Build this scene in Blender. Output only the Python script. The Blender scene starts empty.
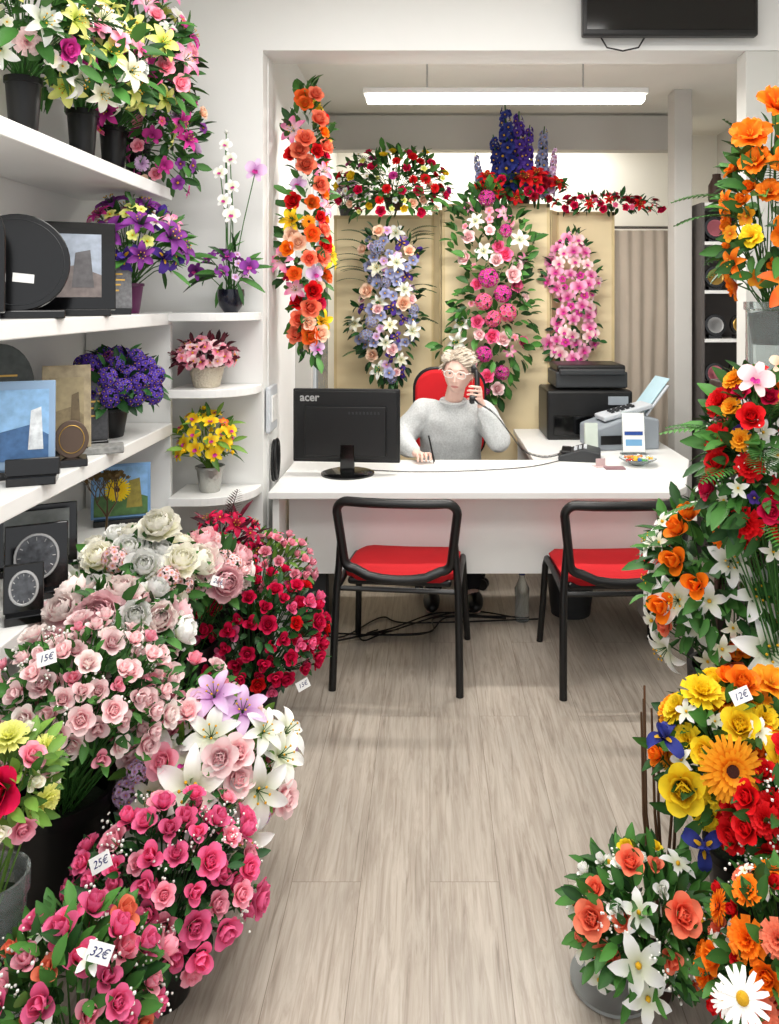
import bpy, bmesh, math, random
from math import sin, cos, pi, radians as rad
from mathutils import Vector, Matrix, Euler, Quaternion, noise
R = random.Random(11)
S = bpy.context.scene
COL = S.collection
V = Vector

# ------------------------------------------------------------------ materials
def lin(c):
    return tuple(((x/12.92) if x <= 0.04045 else ((x+0.055)/1.055)**2.4) for x in c)

def mat(name, rgb, rough=0.5, metal=0.0, var=0.06, scale=8.0, bump=0.0, bscale=60.0, emis=0.0, trans=0.0, spec=0.5, bdist=.01):
    m = bpy.data.materials.get(name)
    if m: return m
    m = bpy.data.materials.new(name); m.use_nodes = True
    nt = m.node_tree; b = nt.nodes['Principled BSDF']
    c = lin(rgb)
    tc = nt.nodes.new('ShaderNodeTexCoord')
    n = nt.nodes.new('ShaderNodeTexNoise'); n.inputs['Scale'].default_value = scale; n.inputs['Detail'].default_value = 4
    nt.links.new(tc.outputs['Object'], n.inputs['Vector'])
    r = nt.nodes.new('ShaderNodeValToRGB')
    r.color_ramp.elements[0].position = .3; r.color_ramp.elements[1].position = .7
    r.color_ramp.elements[0].color = (*[x*(1-var) for x in c], 1)
    r.color_ramp.elements[1].color = (*[min(1, x*(1+var)) for x in c], 1)
    nt.links.new(n.outputs['Fac'], r.inputs['Fac']); nt.links.new(r.outputs['Color'], b.inputs['Base Color'])
    b.inputs['Roughness'].default_value = rough; b.inputs['Metallic'].default_value = metal
    b.inputs['Specular IOR Level'].default_value = spec
    if trans: b.inputs['Transmission Weight'].default_value = trans; b.inputs['IOR'].default_value = 1.25
    if emis:
        b.inputs['Emission Color'].default_value = (*c, 1); b.inputs['Emission Strength'].default_value = emis
    if bump:
        n2 = nt.nodes.new('ShaderNodeTexNoise'); n2.inputs['Scale'].default_value = bscale
        nt.links.new(tc.outputs['Object'], n2.inputs['Vector'])
        bp = nt.nodes.new('ShaderNodeBump'); bp.inputs['Strength'].default_value = bump; bp.inputs['Distance'].default_value = bdist
        nt.links.new(n2.outputs['Fac'], bp.inputs['Height']); nt.links.new(bp.outputs['Normal'], b.inputs['Normal'])
    return m

def petal_mat(key, c0, c1):
    m = bpy.data.materials.new('petal_'+key); m.use_nodes = True
    nt = m.node_tree; b = nt.nodes['Principled BSDF']; out = nt.nodes['Material Output']
    at = nt.nodes.new('ShaderNodeAttribute'); at.attribute_name = 'pt'
    r = nt.nodes.new('ShaderNodeValToRGB')
    r.color_ramp.elements[0].position = .05; r.color_ramp.elements[1].position = .7
    r.color_ramp.elements[0].color = (*lin(c0), 1); r.color_ramp.elements[1].color = (*lin(c1), 1)
    nt.links.new(at.outputs['Fac'], r.inputs['Fac'])
    oi = nt.nodes.new('ShaderNodeObjectInfo')
    hs = nt.nodes.new('ShaderNodeHueSaturation')
    mr = nt.nodes.new('ShaderNodeMapRange'); mr.inputs['To Min'].default_value = .88; mr.inputs['To Max'].default_value = 1.14
    nt.links.new(oi.outputs['Random'], mr.inputs['Value']); nt.links.new(mr.outputs['Result'], hs.inputs['Value'])
    nt.links.new(r.outputs['Color'], hs.inputs['Color']); nt.links.new(hs.outputs['Color'], b.inputs['Base Color'])
    b.inputs['Roughness'].default_value = .6; b.inputs['Specular IOR Level'].default_value = .25
    tr = nt.nodes.new('ShaderNodeBsdfTranslucent'); nt.links.new(hs.outputs['Color'], tr.inputs['Color'])
    mx = nt.nodes.new('ShaderNodeMixShader'); mx.inputs[0].default_value = .25
    nt.links.new(b.outputs[0], mx.inputs[1]); nt.links.new(tr.outputs[0], mx.inputs[2]); nt.links.new(mx.outputs[0], out.inputs['Surface'])
    return m

def leaf_mat(key, c0, c1):
    m = bpy.data.materials.new('leaf_'+key); m.use_nodes = True
    nt = m.node_tree; b = nt.nodes['Principled BSDF']
    at = nt.nodes.new('ShaderNodeAttribute'); at.attribute_name = 'pt'
    r = nt.nodes.new('ShaderNodeValToRGB')
    r.color_ramp.elements[0].color = (*lin(c0), 1); r.color_ramp.elements[1].color = (*lin(c1), 1)
    nt.links.new(at.outputs['Fac'], r.inputs['Fac']); nt.links.new(r.outputs['Color'], b.inputs['Base Color'])
    b.inputs['Roughness'].default_value = .5; b.inputs['Specular IOR Level'].default_value = .3
    return m

COLS = {
 'white': ((.88,.90,.76),(.99,.99,.98)), 'cream': ((.96,.95,.78),(1,.99,.94)), 'lightpink': ((.95,.60,.67),(1,.89,.89)),
 'pink': ((.92,.38,.54),(1,.70,.77)), 'hotpink': ((.88,.16,.44),(.98,.46,.65)), 'crimson': ((.60,.02,.18),(.88,.10,.32)),
 'red': ((.58,.02,.05),(.90,.09,.12)), 'coral': ((.90,.26,.18),(.99,.55,.42)), 'orange': ((.90,.32,.03),(1,.54,.10)),
 'yellow': ((.94,.66,.05),(1,.88,.18)), 'palelemon': ((.80,.86,.30),(.98,.98,.60)), 'magenta': ((.60,.06,.42),(.86,.26,.64)),
 'purple': ((.34,.08,.38),(.58,.26,.64)), 'violet': ((.18,.09,.38),(.38,.26,.68)), 'blue': ((.08,.10,.34),(.22,.26,.60)),
 'mauve': ((.74,.46,.74),(.92,.80,.93)), 'orchidpink': ((.78,.18,.48),(.98,.70,.83)), 'peach': ((.97,.68,.52),(1,.88,.78)),
 'peony': ((.95,.64,.70),(1,.95,.93)), 'peonypink': ((.92,.52,.62),(1,.83,.85)), 'darkred': ((.34,.01,.06),(.60,.05,.14)),
 'pinklily': ((.97,.90,.90),(.93,.52,.70)), 'bluegrey': ((.36,.38,.58),(.66,.68,.83)), 'sunset': ((.96,.74,.22),(.96,.42,.16)),
 'amber': ((.92,.42,.04),(1,.68,.14)),
}
PM = {k: petal_mat(k, *v) for k, v in COLS.items()}
C_YEL = mat('centre_yellow', (.92,.70,.10), .8, bump=.5, bscale=300)
C_DARK = mat('centre_dark', (.25,.10,.06), .9, bump=.5, bscale=300)
CALYX = mat('calyx_green', (.18,.38,.14), .6)
LG = leaf_mat('green', (.06,.20,.08), (.30,.52,.22))
LD = leaf_mat('dark', (.03,.13,.06), (.18,.38,.17))
LL = leaf_mat('light', (.14,.32,.10), (.48,.64,.26))
LR = leaf_mat('maroon', (.12,.02,.05), (.40,.07,.16))
WHITE_DOT = mat('babys_breath_white', (.95,.95,.92), .7)
BROWN = mat('twig_brown', (.36,.25,.16), .8, var=.2)

M_white = mat('white_laminate', (.92,.92,.91), .35, var=.01)
M_black = mat('black_plastic', (.03,.03,.035), .4, var=.1)
M_blackg = mat('black_gloss', (.02,.02,.025), .12, var=.1)
M_dgrey = mat('dark_grey_plastic', (.17,.18,.19), .45)
M_grey = mat('grey_plastic', (.58,.61,.64), .45)
M_lgrey = mat('light_grey_plastic', (.78,.80,.82), .45)
M_redfab = mat('red_fabric', (.78,.05,.10), .85, bump=.25, bscale=500, bdist=.002)
M_chrome = mat('chrome', (.75,.75,.76), .2, metal=1)
M_glass = mat('clear_glass', (.92,.95,.95), .05, trans=.9)
M_paper = mat('paper_white', (.95,.95,.94), .7, var=.01)
M_ink = mat('ink_blue', (.14,.16,.40), .6)
M_silver = mat('silver_print', (.72,.72,.72), .4, metal=.3)

# ------------------------------------------------------------------ mesh builder
_BT={}
def ball_t(n,m):
    if (n,m) not in _BT:
        vs=[V((0,0,-1))]+[V((cos(2*pi*k/n)*sin(pi*i/m), sin(2*pi*k/n)*sin(pi*i/m), -cos(pi*i/m))) for i in range(1,m) for k in range(n)]+[V((0,0,1))]
        fs=[(0,1+(k+1)%n,1+k) for k in range(n)]
        for i in range(m-2):
            for k in range(n): fs.append((1+i*n+k,1+i*n+(k+1)%n,1+(i+1)*n+(k+1)%n,1+(i+1)*n+k))
        L=len(vs)-1; fs+=[(L,1+(m-2)*n+k,1+(m-2)*n+(k+1)%n) for k in range(n)]
        _BT[(n,m)]=([tuple(v) for v in vs],fs)
    return _BT[(n,m)]
class MB:
    def __init__(s): s.v=[]; s.f=[]; s.m=[]; s.a=[]
    def add(s, vs, fs, mi=0, at=0.5):
        o = len(s.v); s.v += [tuple(p) for p in vs]
        s.f += [tuple(i+o for i in f) for f in fs]; s.m += [mi]*len(fs)
        s.a += list(at) if isinstance(at, (list, tuple)) else [at]*len(vs)
    def merge(s, o, M=None, mi=None):
        vs = [M @ V(p) for p in o.v] if M else o.v
        b = len(s.v); s.v += [tuple(p) for p in vs]; s.f += [tuple(i+b for i in f) for f in o.f]
        s.m += (o.m if mi is None else [mi]*len(o.m)); s.a += o.a
    def box(s, c, d, mi=0, rot=None, taper=1.0):
        x,y,z = d[0]/2,d[1]/2,d[2]/2
        vs = [V((i*x*(taper if k>0 else 1), j*y*(taper if k>0 else 1), k*z)) for k in (-1,1) for j in (-1,1) for i in (-1,1)]
        if rot: E = Euler(rot).to_matrix(); vs = [E @ v for v in vs]
        vs = [v+V(c) for v in vs]
        s.add(vs, [(0,2,3,1),(4,5,7,6),(0,1,5,4),(2,6,7,3),(0,4,6,2),(1,3,7,5)], mi)
    def tube(s, pts, r, n=8, mi=0, closed=False, caps=True, flat=1.0, at=.5):
        pts = [V(p) for p in pts]; N = len(pts)
        rs = r if isinstance(r, (list,tuple)) else [r]*N
        vs = []; up = None
        for i,p in enumerate(pts):
            if closed: t = pts[(i+1)%N]-pts[i-1]
            else: t = pts[min(i+1,N-1)]-pts[max(i-1,0)]
            if t.length < 1e-9: t = V((0,0,1))
            t.normalize()
            if up is None: up = V((0,1,0)) if abs(t.y) < .8 else V((1,0,0))
            sd = t.cross(up)
            if sd.length < 1e-6: sd = t.cross(V((1,0,0)))
            sd.normalize(); u2 = sd.cross(t).normalized(); up = u2
            for k in range(n):
                a = 2*pi*k/n
                vs.append(p + sd*cos(a)*rs[i] + u2*sin(a)*rs[i]*flat)
        fs = []
        for i in range(N if closed else N-1):
            for k in range(n):
                fs.append((i*n+k,i*n+(k+1)%n,((i+1)%N)*n+(k+1)%n,((i+1)%N)*n+k))
        if caps and not closed:
            fs.append(tuple(range(n-1,-1,-1))); fs.append(tuple((N-1)*n+k for k in range(n)))
        s.add(vs, fs, mi, at)
    def lathe(s, prof, n=24, mi=0, c=(0,0,0), M=None, ripple=0, at=.5):
        vs=[]
        for (r,z) in prof:
            for k in range(n):
                a=2*pi*k/n; rr=r*(1+ripple*(k%2))
                v=V((rr*cos(a), rr*sin(a), z))
                if M: v=M@v
                vs.append(v+V(c))
        fs=[]
        for i in range(len(prof)-1):
            for k in range(n):
                fs.append((i*n+k, i*n+(k+1)%n, (i+1)*n+(k+1)%n, (i+1)*n+k))
        if prof[0][0]>1e-5: fs.append(tuple(range(n-1,-1,-1)))
        if prof[-1][0]>1e-5: fs.append(tuple((len(prof)-1)*n+k for k in range(n)))
        s.add(vs, fs, mi, at)
    def ball(s, c, r, mi=0, n=8, m=5, sc=(1,1,1), at=.5):
        vs,fs=ball_t(n,m); a,b,d=r*sc[0],r*sc[1],r*sc[2]; x,y,z=c[0],c[1],c[2]
        s.add([(v[0]*a+x, v[1]*b+y, v[2]*d+z) for v in vs], fs, mi, at)
    def prism(s, poly, y0, y1, mi=0, M=None):
        n=len(poly); vs=[V((x,y0,z)) for x,z in poly]+[V((x,y1,z)) for x,z in poly]
        if M: vs=[M@v for v in vs]
        fs=[tuple(range(n)), tuple(range(2*n-1,n-1,-1))]+[(i,i+n,(i+1)%n+n,(i+1)%n) for i in range(n)]
        s.add(vs,fs,mi)
    def leaf(s, p, d, up, L, W, mi=0, a=.5, droop=.5, rows=4):
        d=V(d).normalized(); sd=d.cross(V(up))
        if sd.length<1e-4: sd=d.cross(V((1,0,0)))
        sd.normalize(); nn=sd.cross(d).normalized(); p=V(p); vs=[]; at=[]
        cur=p.copy(); dd=d.copy()
        for i in range(rows+1):
            t=i/rows; w=W*(sin(pi*(.05+.93*t))**.8)
            if i: cur=cur+dd*(L/rows); dd=(dd-V((0,0,droop/rows))).normalized()
            for u in (-1,0,1):
                vs.append(cur+sd*u*w/2+nn*(abs(u)*w*.18)); at.append(min(1,max(0,a+(.15 if u==0 else 0))))
        fs=[]
        for i in range(rows):
            for j in range(2): fs.append((i*3+j,i*3+j+1,(i+1)*3+j+1,(i+1)*3+j))
        s.add(vs,fs,mi,at)
    def mesh(s, name, mats, smooth=True, angle=45):
        me=bpy.data.meshes.new(name); me.from_pydata(s.v,[],s.f)
        for m in mats: me.materials.append(m)
        me.polygons.foreach_set('material_index', s.m)
        at=me.attributes.new('pt','FLOAT','POINT'); at.data.foreach_set('value', [float(x) for x in s.a])
        if smooth:
            me.shade_smooth()
            if angle: me.set_sharp_from_angle(angle=rad(angle))
        me.update(); return me
    def obj(s, name, mats, parent=None, loc=(0,0,0), rot=(0,0,0), smooth=True, bevel=0, angle=45, label=None, cat=None, seg=2):
        me=s.mesh(name, mats, smooth, angle)
        o=bpy.data.objects.new(name,me); COL.objects.link(o); o.location=loc; o.rotation_euler=rot
        if parent: o.parent=parent
        if bevel:
            b=o.modifiers.new('bevel','BEVEL'); b.width=bevel; b.segments=seg; b.limit_method='ANGLE'; b.angle_limit=rad(40)
        if label: o['label']=label
        if cat: o['category']=cat
        return o

def root(name,label,cat,loc=(0,0,0),rz=0,group=None):
    o=bpy.data.objects.new(name,None); o.empty_display_size=.05; COL.objects.link(o)
    o.location=loc; o.rotation_euler=(0,0,rz); o['label']=label; o['category']=cat
    if group: o['group']=group
    return o

def text_mesh(txt,size,m,bold=False,ext=.0006,shear=0):
    cu=bpy.data.curves.new('t','FONT'); cu.body=txt; cu.size=size; cu.extrude=ext; cu.align_x='CENTER'; cu.align_y='CENTER'; cu.shear=shear
    if bold: cu.offset=size*.02
    o=bpy.data.objects.new('t',cu); COL.objects.link(o)
    dg=bpy.context.evaluated_depsgraph_get(); me=bpy.data.meshes.new_from_object(o.evaluated_get(dg))
    bpy.data.objects.remove(o); me.materials.clear(); me.materials.append(m); return me

def mesh_obj(name,me,parent=None,loc=(0,0,0),rot=(0,0,0)):
    o=bpy.data.objects.new(name,me); COL.objects.link(o); o.location=loc; o.rotation_euler=rot
    if parent: o.parent=parent
    return o

# ================= PERSON (built first, while the scene is light)
M_skin=mat('skin',(.92,.76,.70),.55,var=.02,scale=8)
M_lip=mat('lips',(.80,.50,.47),.5)
M_sweat=mat('grey_knit_sweater',(.79,.80,.80),.95,var=.14,scale=110,bump=.5,bscale=200,bdist=.002)
M_trous=mat('dark_trousers',(.08,.08,.10),.9)
M_hair=mat('silver_blond_hair',(.84,.79,.72),.6,var=.05,scale=10)
M_hair2=mat('grey_hair_shade',(.66,.60,.53),.6,var=.05,scale=10)
def remesh(mb,vox,it=2):
    me=bpy.data.meshes.new('r'); me.from_pydata(mb.v,[],mb.f); o=bpy.data.objects.new('r',me); COL.objects.link(o)
    md=o.modifiers.new('r','REMESH'); md.mode='VOXEL'; md.voxel_size=vox
    sm=o.modifiers.new('s','SMOOTH'); sm.factor=.5; sm.iterations=it
    dg=bpy.context.evaluated_depsgraph_get(); r=bpy.data.meshes.new_from_object(o.evaluated_get(dg)); bpy.data.objects.remove(o); return r
def blob(mb,pts,st=.45):
    T=lambda r: V(r) if isinstance(r,(tuple,list)) else V((r,r,r))
    for i in range(len(pts)-1):
        (p,r),(q,s)=pts[i],pts[i+1]; p=V(p);q=V(q);r=T(r);s=T(s)
        n=max(2,int((q-p).length/(min(min(r),min(s))*st))+1)
        for k in range(n+1):
            t=k/n; mb.ball(p.lerp(q,t),1,0,14,9,r.lerp(s,t))
HEADM=Matrix.Translation((.155,4.28,1.205))@Matrix.Rotation(rad(-12),4,'Z')@Matrix.Rotation(rad(6),4,'Y')@Matrix.Rotation(rad(6),4,'X')
Hi=HEADM.inverted()
def head_mb():
    m=MB(); nu,nv=80,64; vs=[]
    ga=lambda x,s: math.exp(-(x/s)**2)
    for i in range(nv+1):
        th=pi*i/nv
        for k in range(nu):
            ph=2*pi*k/nu; d=V((sin(th)*sin(ph),-sin(th)*cos(ph),cos(th)))
            x=d.x*.077; y=d.y*.096; z=d.z*.116
            if d.z<0:
                t=-d.z; x*=1-.24*t**1.6
                if d.y>0: y*=1-.5*t
                else: y*=1+.04*t
            if d.y<0:
                fr=min(1,-d.y*1.5)
                y-=.003*ga(z-.030,.010)*ga(x,.05)*fr
                for sx in (-1,1):
                    y+=.007*ga(x-sx*.030,.014)*ga(z-.008,.011)*fr
                    y-=.004*ga(x-sx*.040,.02)*ga(z+.025,.02)*fr
                    y-=.006*ga(x-sx*.010,.006)*ga(z+.036,.007)*fr
                nz=max(0,min(1,(.018-z)/.052)) if z>-.038 else max(0,1-(-.038-z)/.010)
                y-=.020*nz*ga(x,.0095)*fr
                y-=.005*ga(x,.022)*(ga(z+.060,.004)+ga(z+.070,.005))*fr
                y+=.004*ga(x,.022)*ga(z+.0650,.0025)*fr
                y-=.005*ga(x,.022)*ga(z+.096,.014)*fr
            vs.append(V((x,y,z)))
    fs=[tuple(reversed((i*nu+k,i*nu+(k+1)%nu,(i+1)*nu+(k+1)%nu,(i+1)*nu+k))) for i in range(nv) for k in range(nu)]
    m.add(vs,fs)
    for sx in (-1,1):
        M=Matrix.Translation((sx*.077,.012,-.005))@Matrix.Rotation(rad(sx*20),4,'Z'); b=MB(); b.ball((0,0,0),.03,0,14,10,(.25,.55,1.0)); m.merge(b,M)
    return m
RS,LS=(-.045,4.42,.965),(.295,4.42,.955)
body=MB()
blob(body,[((.12,4.50,.57),(.15,.12,.09)),((.12,4.49,.70),(.125,.10,.09)),((.12,4.46,.84),(.14,.10,.09)),((.125,4.43,.94),(.14,.09,.07)),((.125,4.42,.975),(.12,.07,.05))])
blob(body,[((.127,4.40,1.0),.05),((.135,4.36,1.06),.052),((.15,4.30,1.14),.050)])
blob(body,[((.02,4.43,.975),.05),(RS,.058),((-.12,4.41,.875),.046),((-.165,4.37,.805),.040),((-.12,4.24,.800),.034),((-.075,4.14,.790),.024)])
blob(body,[((.22,4.43,.97),.05),(LS,.058),((.345,4.36,.89),.046),((.378,4.27,.825),.040),((.33,4.235,.92),.034),((.278,4.212,1.03),.024)])
blob(body,[((-.075,4.14,.790),(.024,.024,.018)),((-.055,4.10,.788),(.030,.028,.014)),((-.042,4.08,.788),(.034,.022,.014))])
blob(body,[((.278,4.212,1.03),(.018,.022,.022)),((.270,4.198,1.07),(.014,.028,.03)),((.268,4.192,1.10),(.014,.026,.036))])
for sx in (-1,1):
    blob(body,[((.12+sx*.09,4.46,.555),.085),((.12+sx*.10,4.28,.55),.07),((.12+sx*.10,4.08,.54),.055),((.12+sx*.10,4.07,.30),.05),((.12+sx*.10,4.12,.09),.034),((.12+sx*.11,4.03,.04),.03),((.12+sx*.12,3.97,.03),.022)])
def finger(pts,r): blob(body,[(p,r*(1-.07*i)) for i,p in enumerate(pts)])
for i in range(4):
    z=1.064+i*.0215; e=[.004,0,.002,.009][i]
    finger([(.268,4.19,z),(.262,4.163,z+.004),(.240,4.146,z+.010),(.212+e,4.148,z+.012),(.200+e,4.160,z+.010)],.0086)
finger([(.268,4.21,1.05),(.250,4.225,1.07),(.232,4.225,1.092),(.22,4.217,1.108)],.0100)
for i in range(4):
    o=V((.0215,.007,0))*(i-1.5); a=V((-.040,4.075,.790))+o; L=[.82,.96,1.0,.9][i]
    finger([a,a+V((.004,-.026*L,.012)),a+V((.010,-.048*L,.002)),a+V((.010,-.054*L,-.018))],.0083)
finger([(-.035,4.115,.787),(-.005,4.095,.792),(.012,4.065,.788),(.010,4.045,.778)],.0095)
body.merge(head_mb(),HEADM)
bm_=remesh(body,.0038,1)
bm_.materials.clear(); bm_.materials.append(M_skin); bm_.materials.append(M_lip)
for p in bm_.polygons:
    c=Hi@p.center
    if abs(c.x)<.022 and c.y<-.06 and abs(c.z+.0655)<.0070*(1-(c.x/.025)**2)+.001: p.material_index=1
bm_.shade_smooth(); bm_.name='person'
POFF=V((.12,4.50,0)); bm_.transform(Matrix.Translation(-POFF))
person=bpy.data.objects.new('person',bm_); COL.objects.link(person); person.location=POFF
person['label']='seated person in grey knit sweater phoning and writing'; person['category']='person'
def ppart(name,me_or_mb,mats):
    if isinstance(me_or_mb,MB): me=me_or_mb.mesh(name,mats,True,0)
    else:
        me=me_or_mb; me.name=name; me.materials.clear(); [me.materials.append(m) for m in mats]; me.shade_smooth()
    me.transform(Matrix.Translation(-POFF)); o=bpy.data.objects.new(name,me); COL.objects.link(o); o.parent=person; return o
sw=MB()
blob(sw,[((.12,4.50,.56),(.19,.145,.08)),((.12,4.49,.68),(.18,.138,.09)),((.12,4.455,.82),(.185,.132,.09)),((.125,4.43,.92),(.182,.118,.08)),((.125,4.42,.975),(.15,.09,.06)),((.128,4.40,1.01),(.095,.078,.035)),((.132,4.382,1.028),(.072,.068,.020))],.12)
blob(sw,[((.02,4.43,.975),.065),(RS,.078),((-.115,4.42,.875),.076),((-.165,4.37,.815),.070),((-.13,4.25,.808),.058),((-.088,4.165,.796),.038)],.18)
blob(sw,[((.22,4.43,.97),.065),(LS,.078),((.345,4.37,.89),.076),((.378,4.27,.835),.070),((.335,4.24,.92),.058),((.290,4.218,.995),.038)],.18)
sw=remesh(sw,.007,10)
for v in sw.vertices:
    n=v.normal; p=v.co; v.co=p+n*(.012*noise.noise(V((p.x*8+p.z*5,p.y*7,p.z*5-p.x*4)))+.004*noise.noise(p*20))
ppart('sweater',sw,[M_sweat])
tr=MB()
for sx in (-1,1): blob(tr,[((.12+sx*.06,4.49,.565),.115),((.12+sx*.09,4.44,.555),.095),((.12+sx*.10,4.28,.553),.082),((.12+sx*.10,4.07,.54),.068),((.12+sx*.10,4.07,.30),.062),((.12+sx*.10,4.11,.11),.052)])
ppart('trousers',remesh(tr,.009,3),[M_trous])
for sx in (-1,1):
    g=MB(); g.ball((.12+sx*.112,4.05,.042),.042,0,14,8,(1.05,3.0,1.0)); ppart('shoe',g,[M_black])
g=MB(); g.tube([(.131+.070*cos(t),4.372+.064*sin(t),1.036+.012*sin(t)) for t in [2*pi*k/24 for k in range(24)]],.009,8,closed=True); ppart('collar',g,[M_sweat])
M_eye=mat('eye_white',(.88,.87,.85),.3); M_iris=mat('iris',(.25,.32,.36),.2); M_brow=mat('brow',(.58,.46,.38),.8)
for sx in (-1,1):
    g=MB(); g.ball(HEADM@V((sx*.030,-.0745,.007)),.0110,0,14,10,(1.15,1,.8)); g.ball(HEADM@V((sx*.030-.001,-.0838,.006)),.0048,1,10,6); g.ball(HEADM@V((sx*.030-.001,-.0870,.006)),.0024,2,8,5); ppart('eye',g,[M_eye,M_iris,M_black])
    g=MB(); g.tube([HEADM@V((sx*x,y,z)) for x,y,z in [(.014,-.0915,.027),(.03,-.0885,.031),(.046,-.077,.027)]],[.0020,.0026,.0012],6,flat=.6); ppart('eyebrow',g,[M_brow])
    g=MB(); g.tube([HEADM@V((sx*.030+.0145*cos(t),-.0835+.004*abs(cos(t)),.0095+.0055*sin(t))) for t in [pi*k/8 for k in range(9)]],[.0015]+[.0030]*7+[.0015],6); ppart('eyelid',g,[M_skin])
g=MB()
for sx in (-1,1):
    P=[HEADM@V((sx*.033+.025*(abs(cos(t))**.7)*(1 if cos(t)>0 else -1),-.103+abs(sx*.033+.026*cos(t))*.10,.004+.019*(abs(sin(t))**.8)*(1 if sin(t)>0 else -1))) for t in [2*pi*k/28 for k in range(28)]]
    g.tube(P,.0021,6,closed=True)
    g.tube([HEADM@V((sx*.058,-.096,.012)),HEADM@V((sx*.078,-.06,.012)),HEADM@V((sx*.084,.0,.010))],.002,6)
g.tube([HEADM@V((-.008,-.103,.008)),HEADM@V((0,-.108,.011)),HEADM@V((.008,-.103,.008))],.002,6)
ppart('glasses',g,[mat('glasses_frame',(.93,.92,.90),.25)])
R.seed(5)
g=MB(); nu,nv=60,40; vs=[];fs=[]
def hl(p):
    ny=p.y/.1
    return (.080-.050*(abs(p.x+.01)/.07)**1.8) if ny<-.45 else (.080-.050*(abs(p.x)/.07)**1.8)*0+.030-(ny+.45)*.085
for i in range(nv+1):
    th=pi*i/nv
    for k in range(nu):
        ph=2*pi*k/nu; d=V((sin(th)*sin(ph),-sin(th)*cos(ph),cos(th)))
        q=V((d.x*.085,d.y*.104,d.z*.130)); L=hl(q)
        if q.z<L+.03: f=1-.07*min(1,(L+.03-q.z)/.035); q.x*=f; q.y*=f
        vs.append(q)
for i in range(nv):
    for k in range(nu):
        f=(i*nu+k,(i+1)*nu+k,(i+1)*nu+(k+1)%nu,i*nu+(k+1)%nu); c=sum((vs[j] for j in f),V())/4
        if c.z>hl(c): fs.append(f)
g.add([HEADM@v for v in vs],fs,1)
for i in range(1500):
    while True:
        d=V((R.gauss(0,1),R.gauss(0,1),R.gauss(0,1))).normalized(); p=V((d.x*.084,d.y*.103,d.z*.129))
        if p.z>hl(p)-.002: break
    if d.z>.35: fl=V((.9 if p.x>-.035 else -.9,.15,.5))
    else: fl=V((d.x*.3,.8,-.6))
    fl=fl-d*fl.dot(d)*.8; fl.normalize()
    dr=fl+d*R.uniform(.15,.45)+V((R.uniform(-.2,.2),R.uniform(-.2,.2),R.uniform(-.1,.2)))
    g.leaf(HEADM@p,HEADM.to_3x3()@dr,HEADM.to_3x3()@d,R.uniform(.026,.046),R.uniform(.004,.008),0 if R.random()<.75 else 1,.5,R.uniform(.1,.6),4)
ppart('hair',g,[M_hair,M_hair2])

# ------------------------------------------------------------------ flowers (unit radius, axis +Z)
def petal(mb,phi,r0,z0,L,W,a0,a1,cup=.2,shape='round',nl=5,nw=4,mi=0,ruf=0,lo=0,hi=1):
    r=r0; z=z0; vs=[]; at=[]
    cp,sp=cos(phi),sin(phi); ph=R.random()*6
    for i in range(nl+1):
        t=i/nl; a=rad(a0+(a1-a0)*t)
        if i: r+=L/nl*cos(a); z+=L/nl*sin(a)
        if shape=='round': w=W*sin(pi*(.1+.76*t))**.8
        elif shape=='point': w=W*max(.02,sin(pi*(.08+.91*t)))**.8
        elif shape=='strap': w=W*(.55+.45*t) if t<.95 else W*.5
        else: w=W*(.2+.8*t**.8)*(1 if t<.95 else .85)
        for j in range(nw+1):
            u=2*j/nw-1
            off=cup*w*u*u + ruf*W*sin(u*6+ph+t*2)*t
            rr=r-sin(a)*off; zz=z+cos(a)*off; y=u*w
            if shape=='round' and i==nl: rr-=0.06*W*cos(a)*u*u; zz-=.15*W*sin(a)*u*u
            vs.append((rr*cp-y*sp, rr*sp+y*cp, zz)); at.append(lo+(hi-lo)*t)
    fs=[]
    for i in range(nl):
        for j in range(nw):
            a=i*(nw+1)+j; fs.append((a,a+nw+1,a+nw+2,a+1))
    mb.add(vs,fs,mi,at)

def f_rose(mb):
    o=R.random()
    for k in range(3): petal(mb,o+k*2.09,.03,.15,.66,.20,84,118,.95,nl=4,lo=.0,hi=.40)
    for k in range(4): petal(mb,o+.5+k*1.57,.10,.10,.72,.30,78,106,.85,nl=4,lo=.05,hi=.65)
    for k in range(4): petal(mb,o+.2+k*1.57,.17,.05,.80,.39,74,92,.75,nl=4,lo=.1,hi=.85)
    for k in range(5): petal(mb,o+k*1.257,.20,.0,.88,.45,66,66,.6,nl=5,lo=.1,hi=.95)
    for k in range(5): petal(mb,o+.6+k*1.257,.20,-.03,.95,.50,54,20,.4,nl=6,ruf=.04,lo=.15,hi=1)
    for k in range(5): petal(mb,k*1.257,.03,-.12,.45,.12,-10,-40,.2,'point',3,2,2)
    mb.lathe([(0,-.35),(.1,-.3),(.14,-.12),(.08,0)],8,2)
def f_bud(mb):
    o=R.random()
    for k in range(3): petal(mb,o+k*2.09,.1,.0,1.2,.42,72,108,.8,nl=5,lo=.1,hi=.7)
    for k in range(4): petal(mb,o+.5+k*1.57,.16,-.05,1.15,.5,56,84,.6,nl=5,lo=.2,hi=1)
    for k in range(3): petal(mb,o+.2+k*2.09,.18,-.08,1.05,.5,48,30,.4,nl=5,lo=.2,hi=1)
    for k in range(5): petal(mb,k*1.257,.05,-.15,.6,.14,60,40,.2,'point',3,2,2)
    mb.lathe([(0,-.5),(.12,-.4),(.2,-.1),(.1,.1)],8,2)
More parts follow.
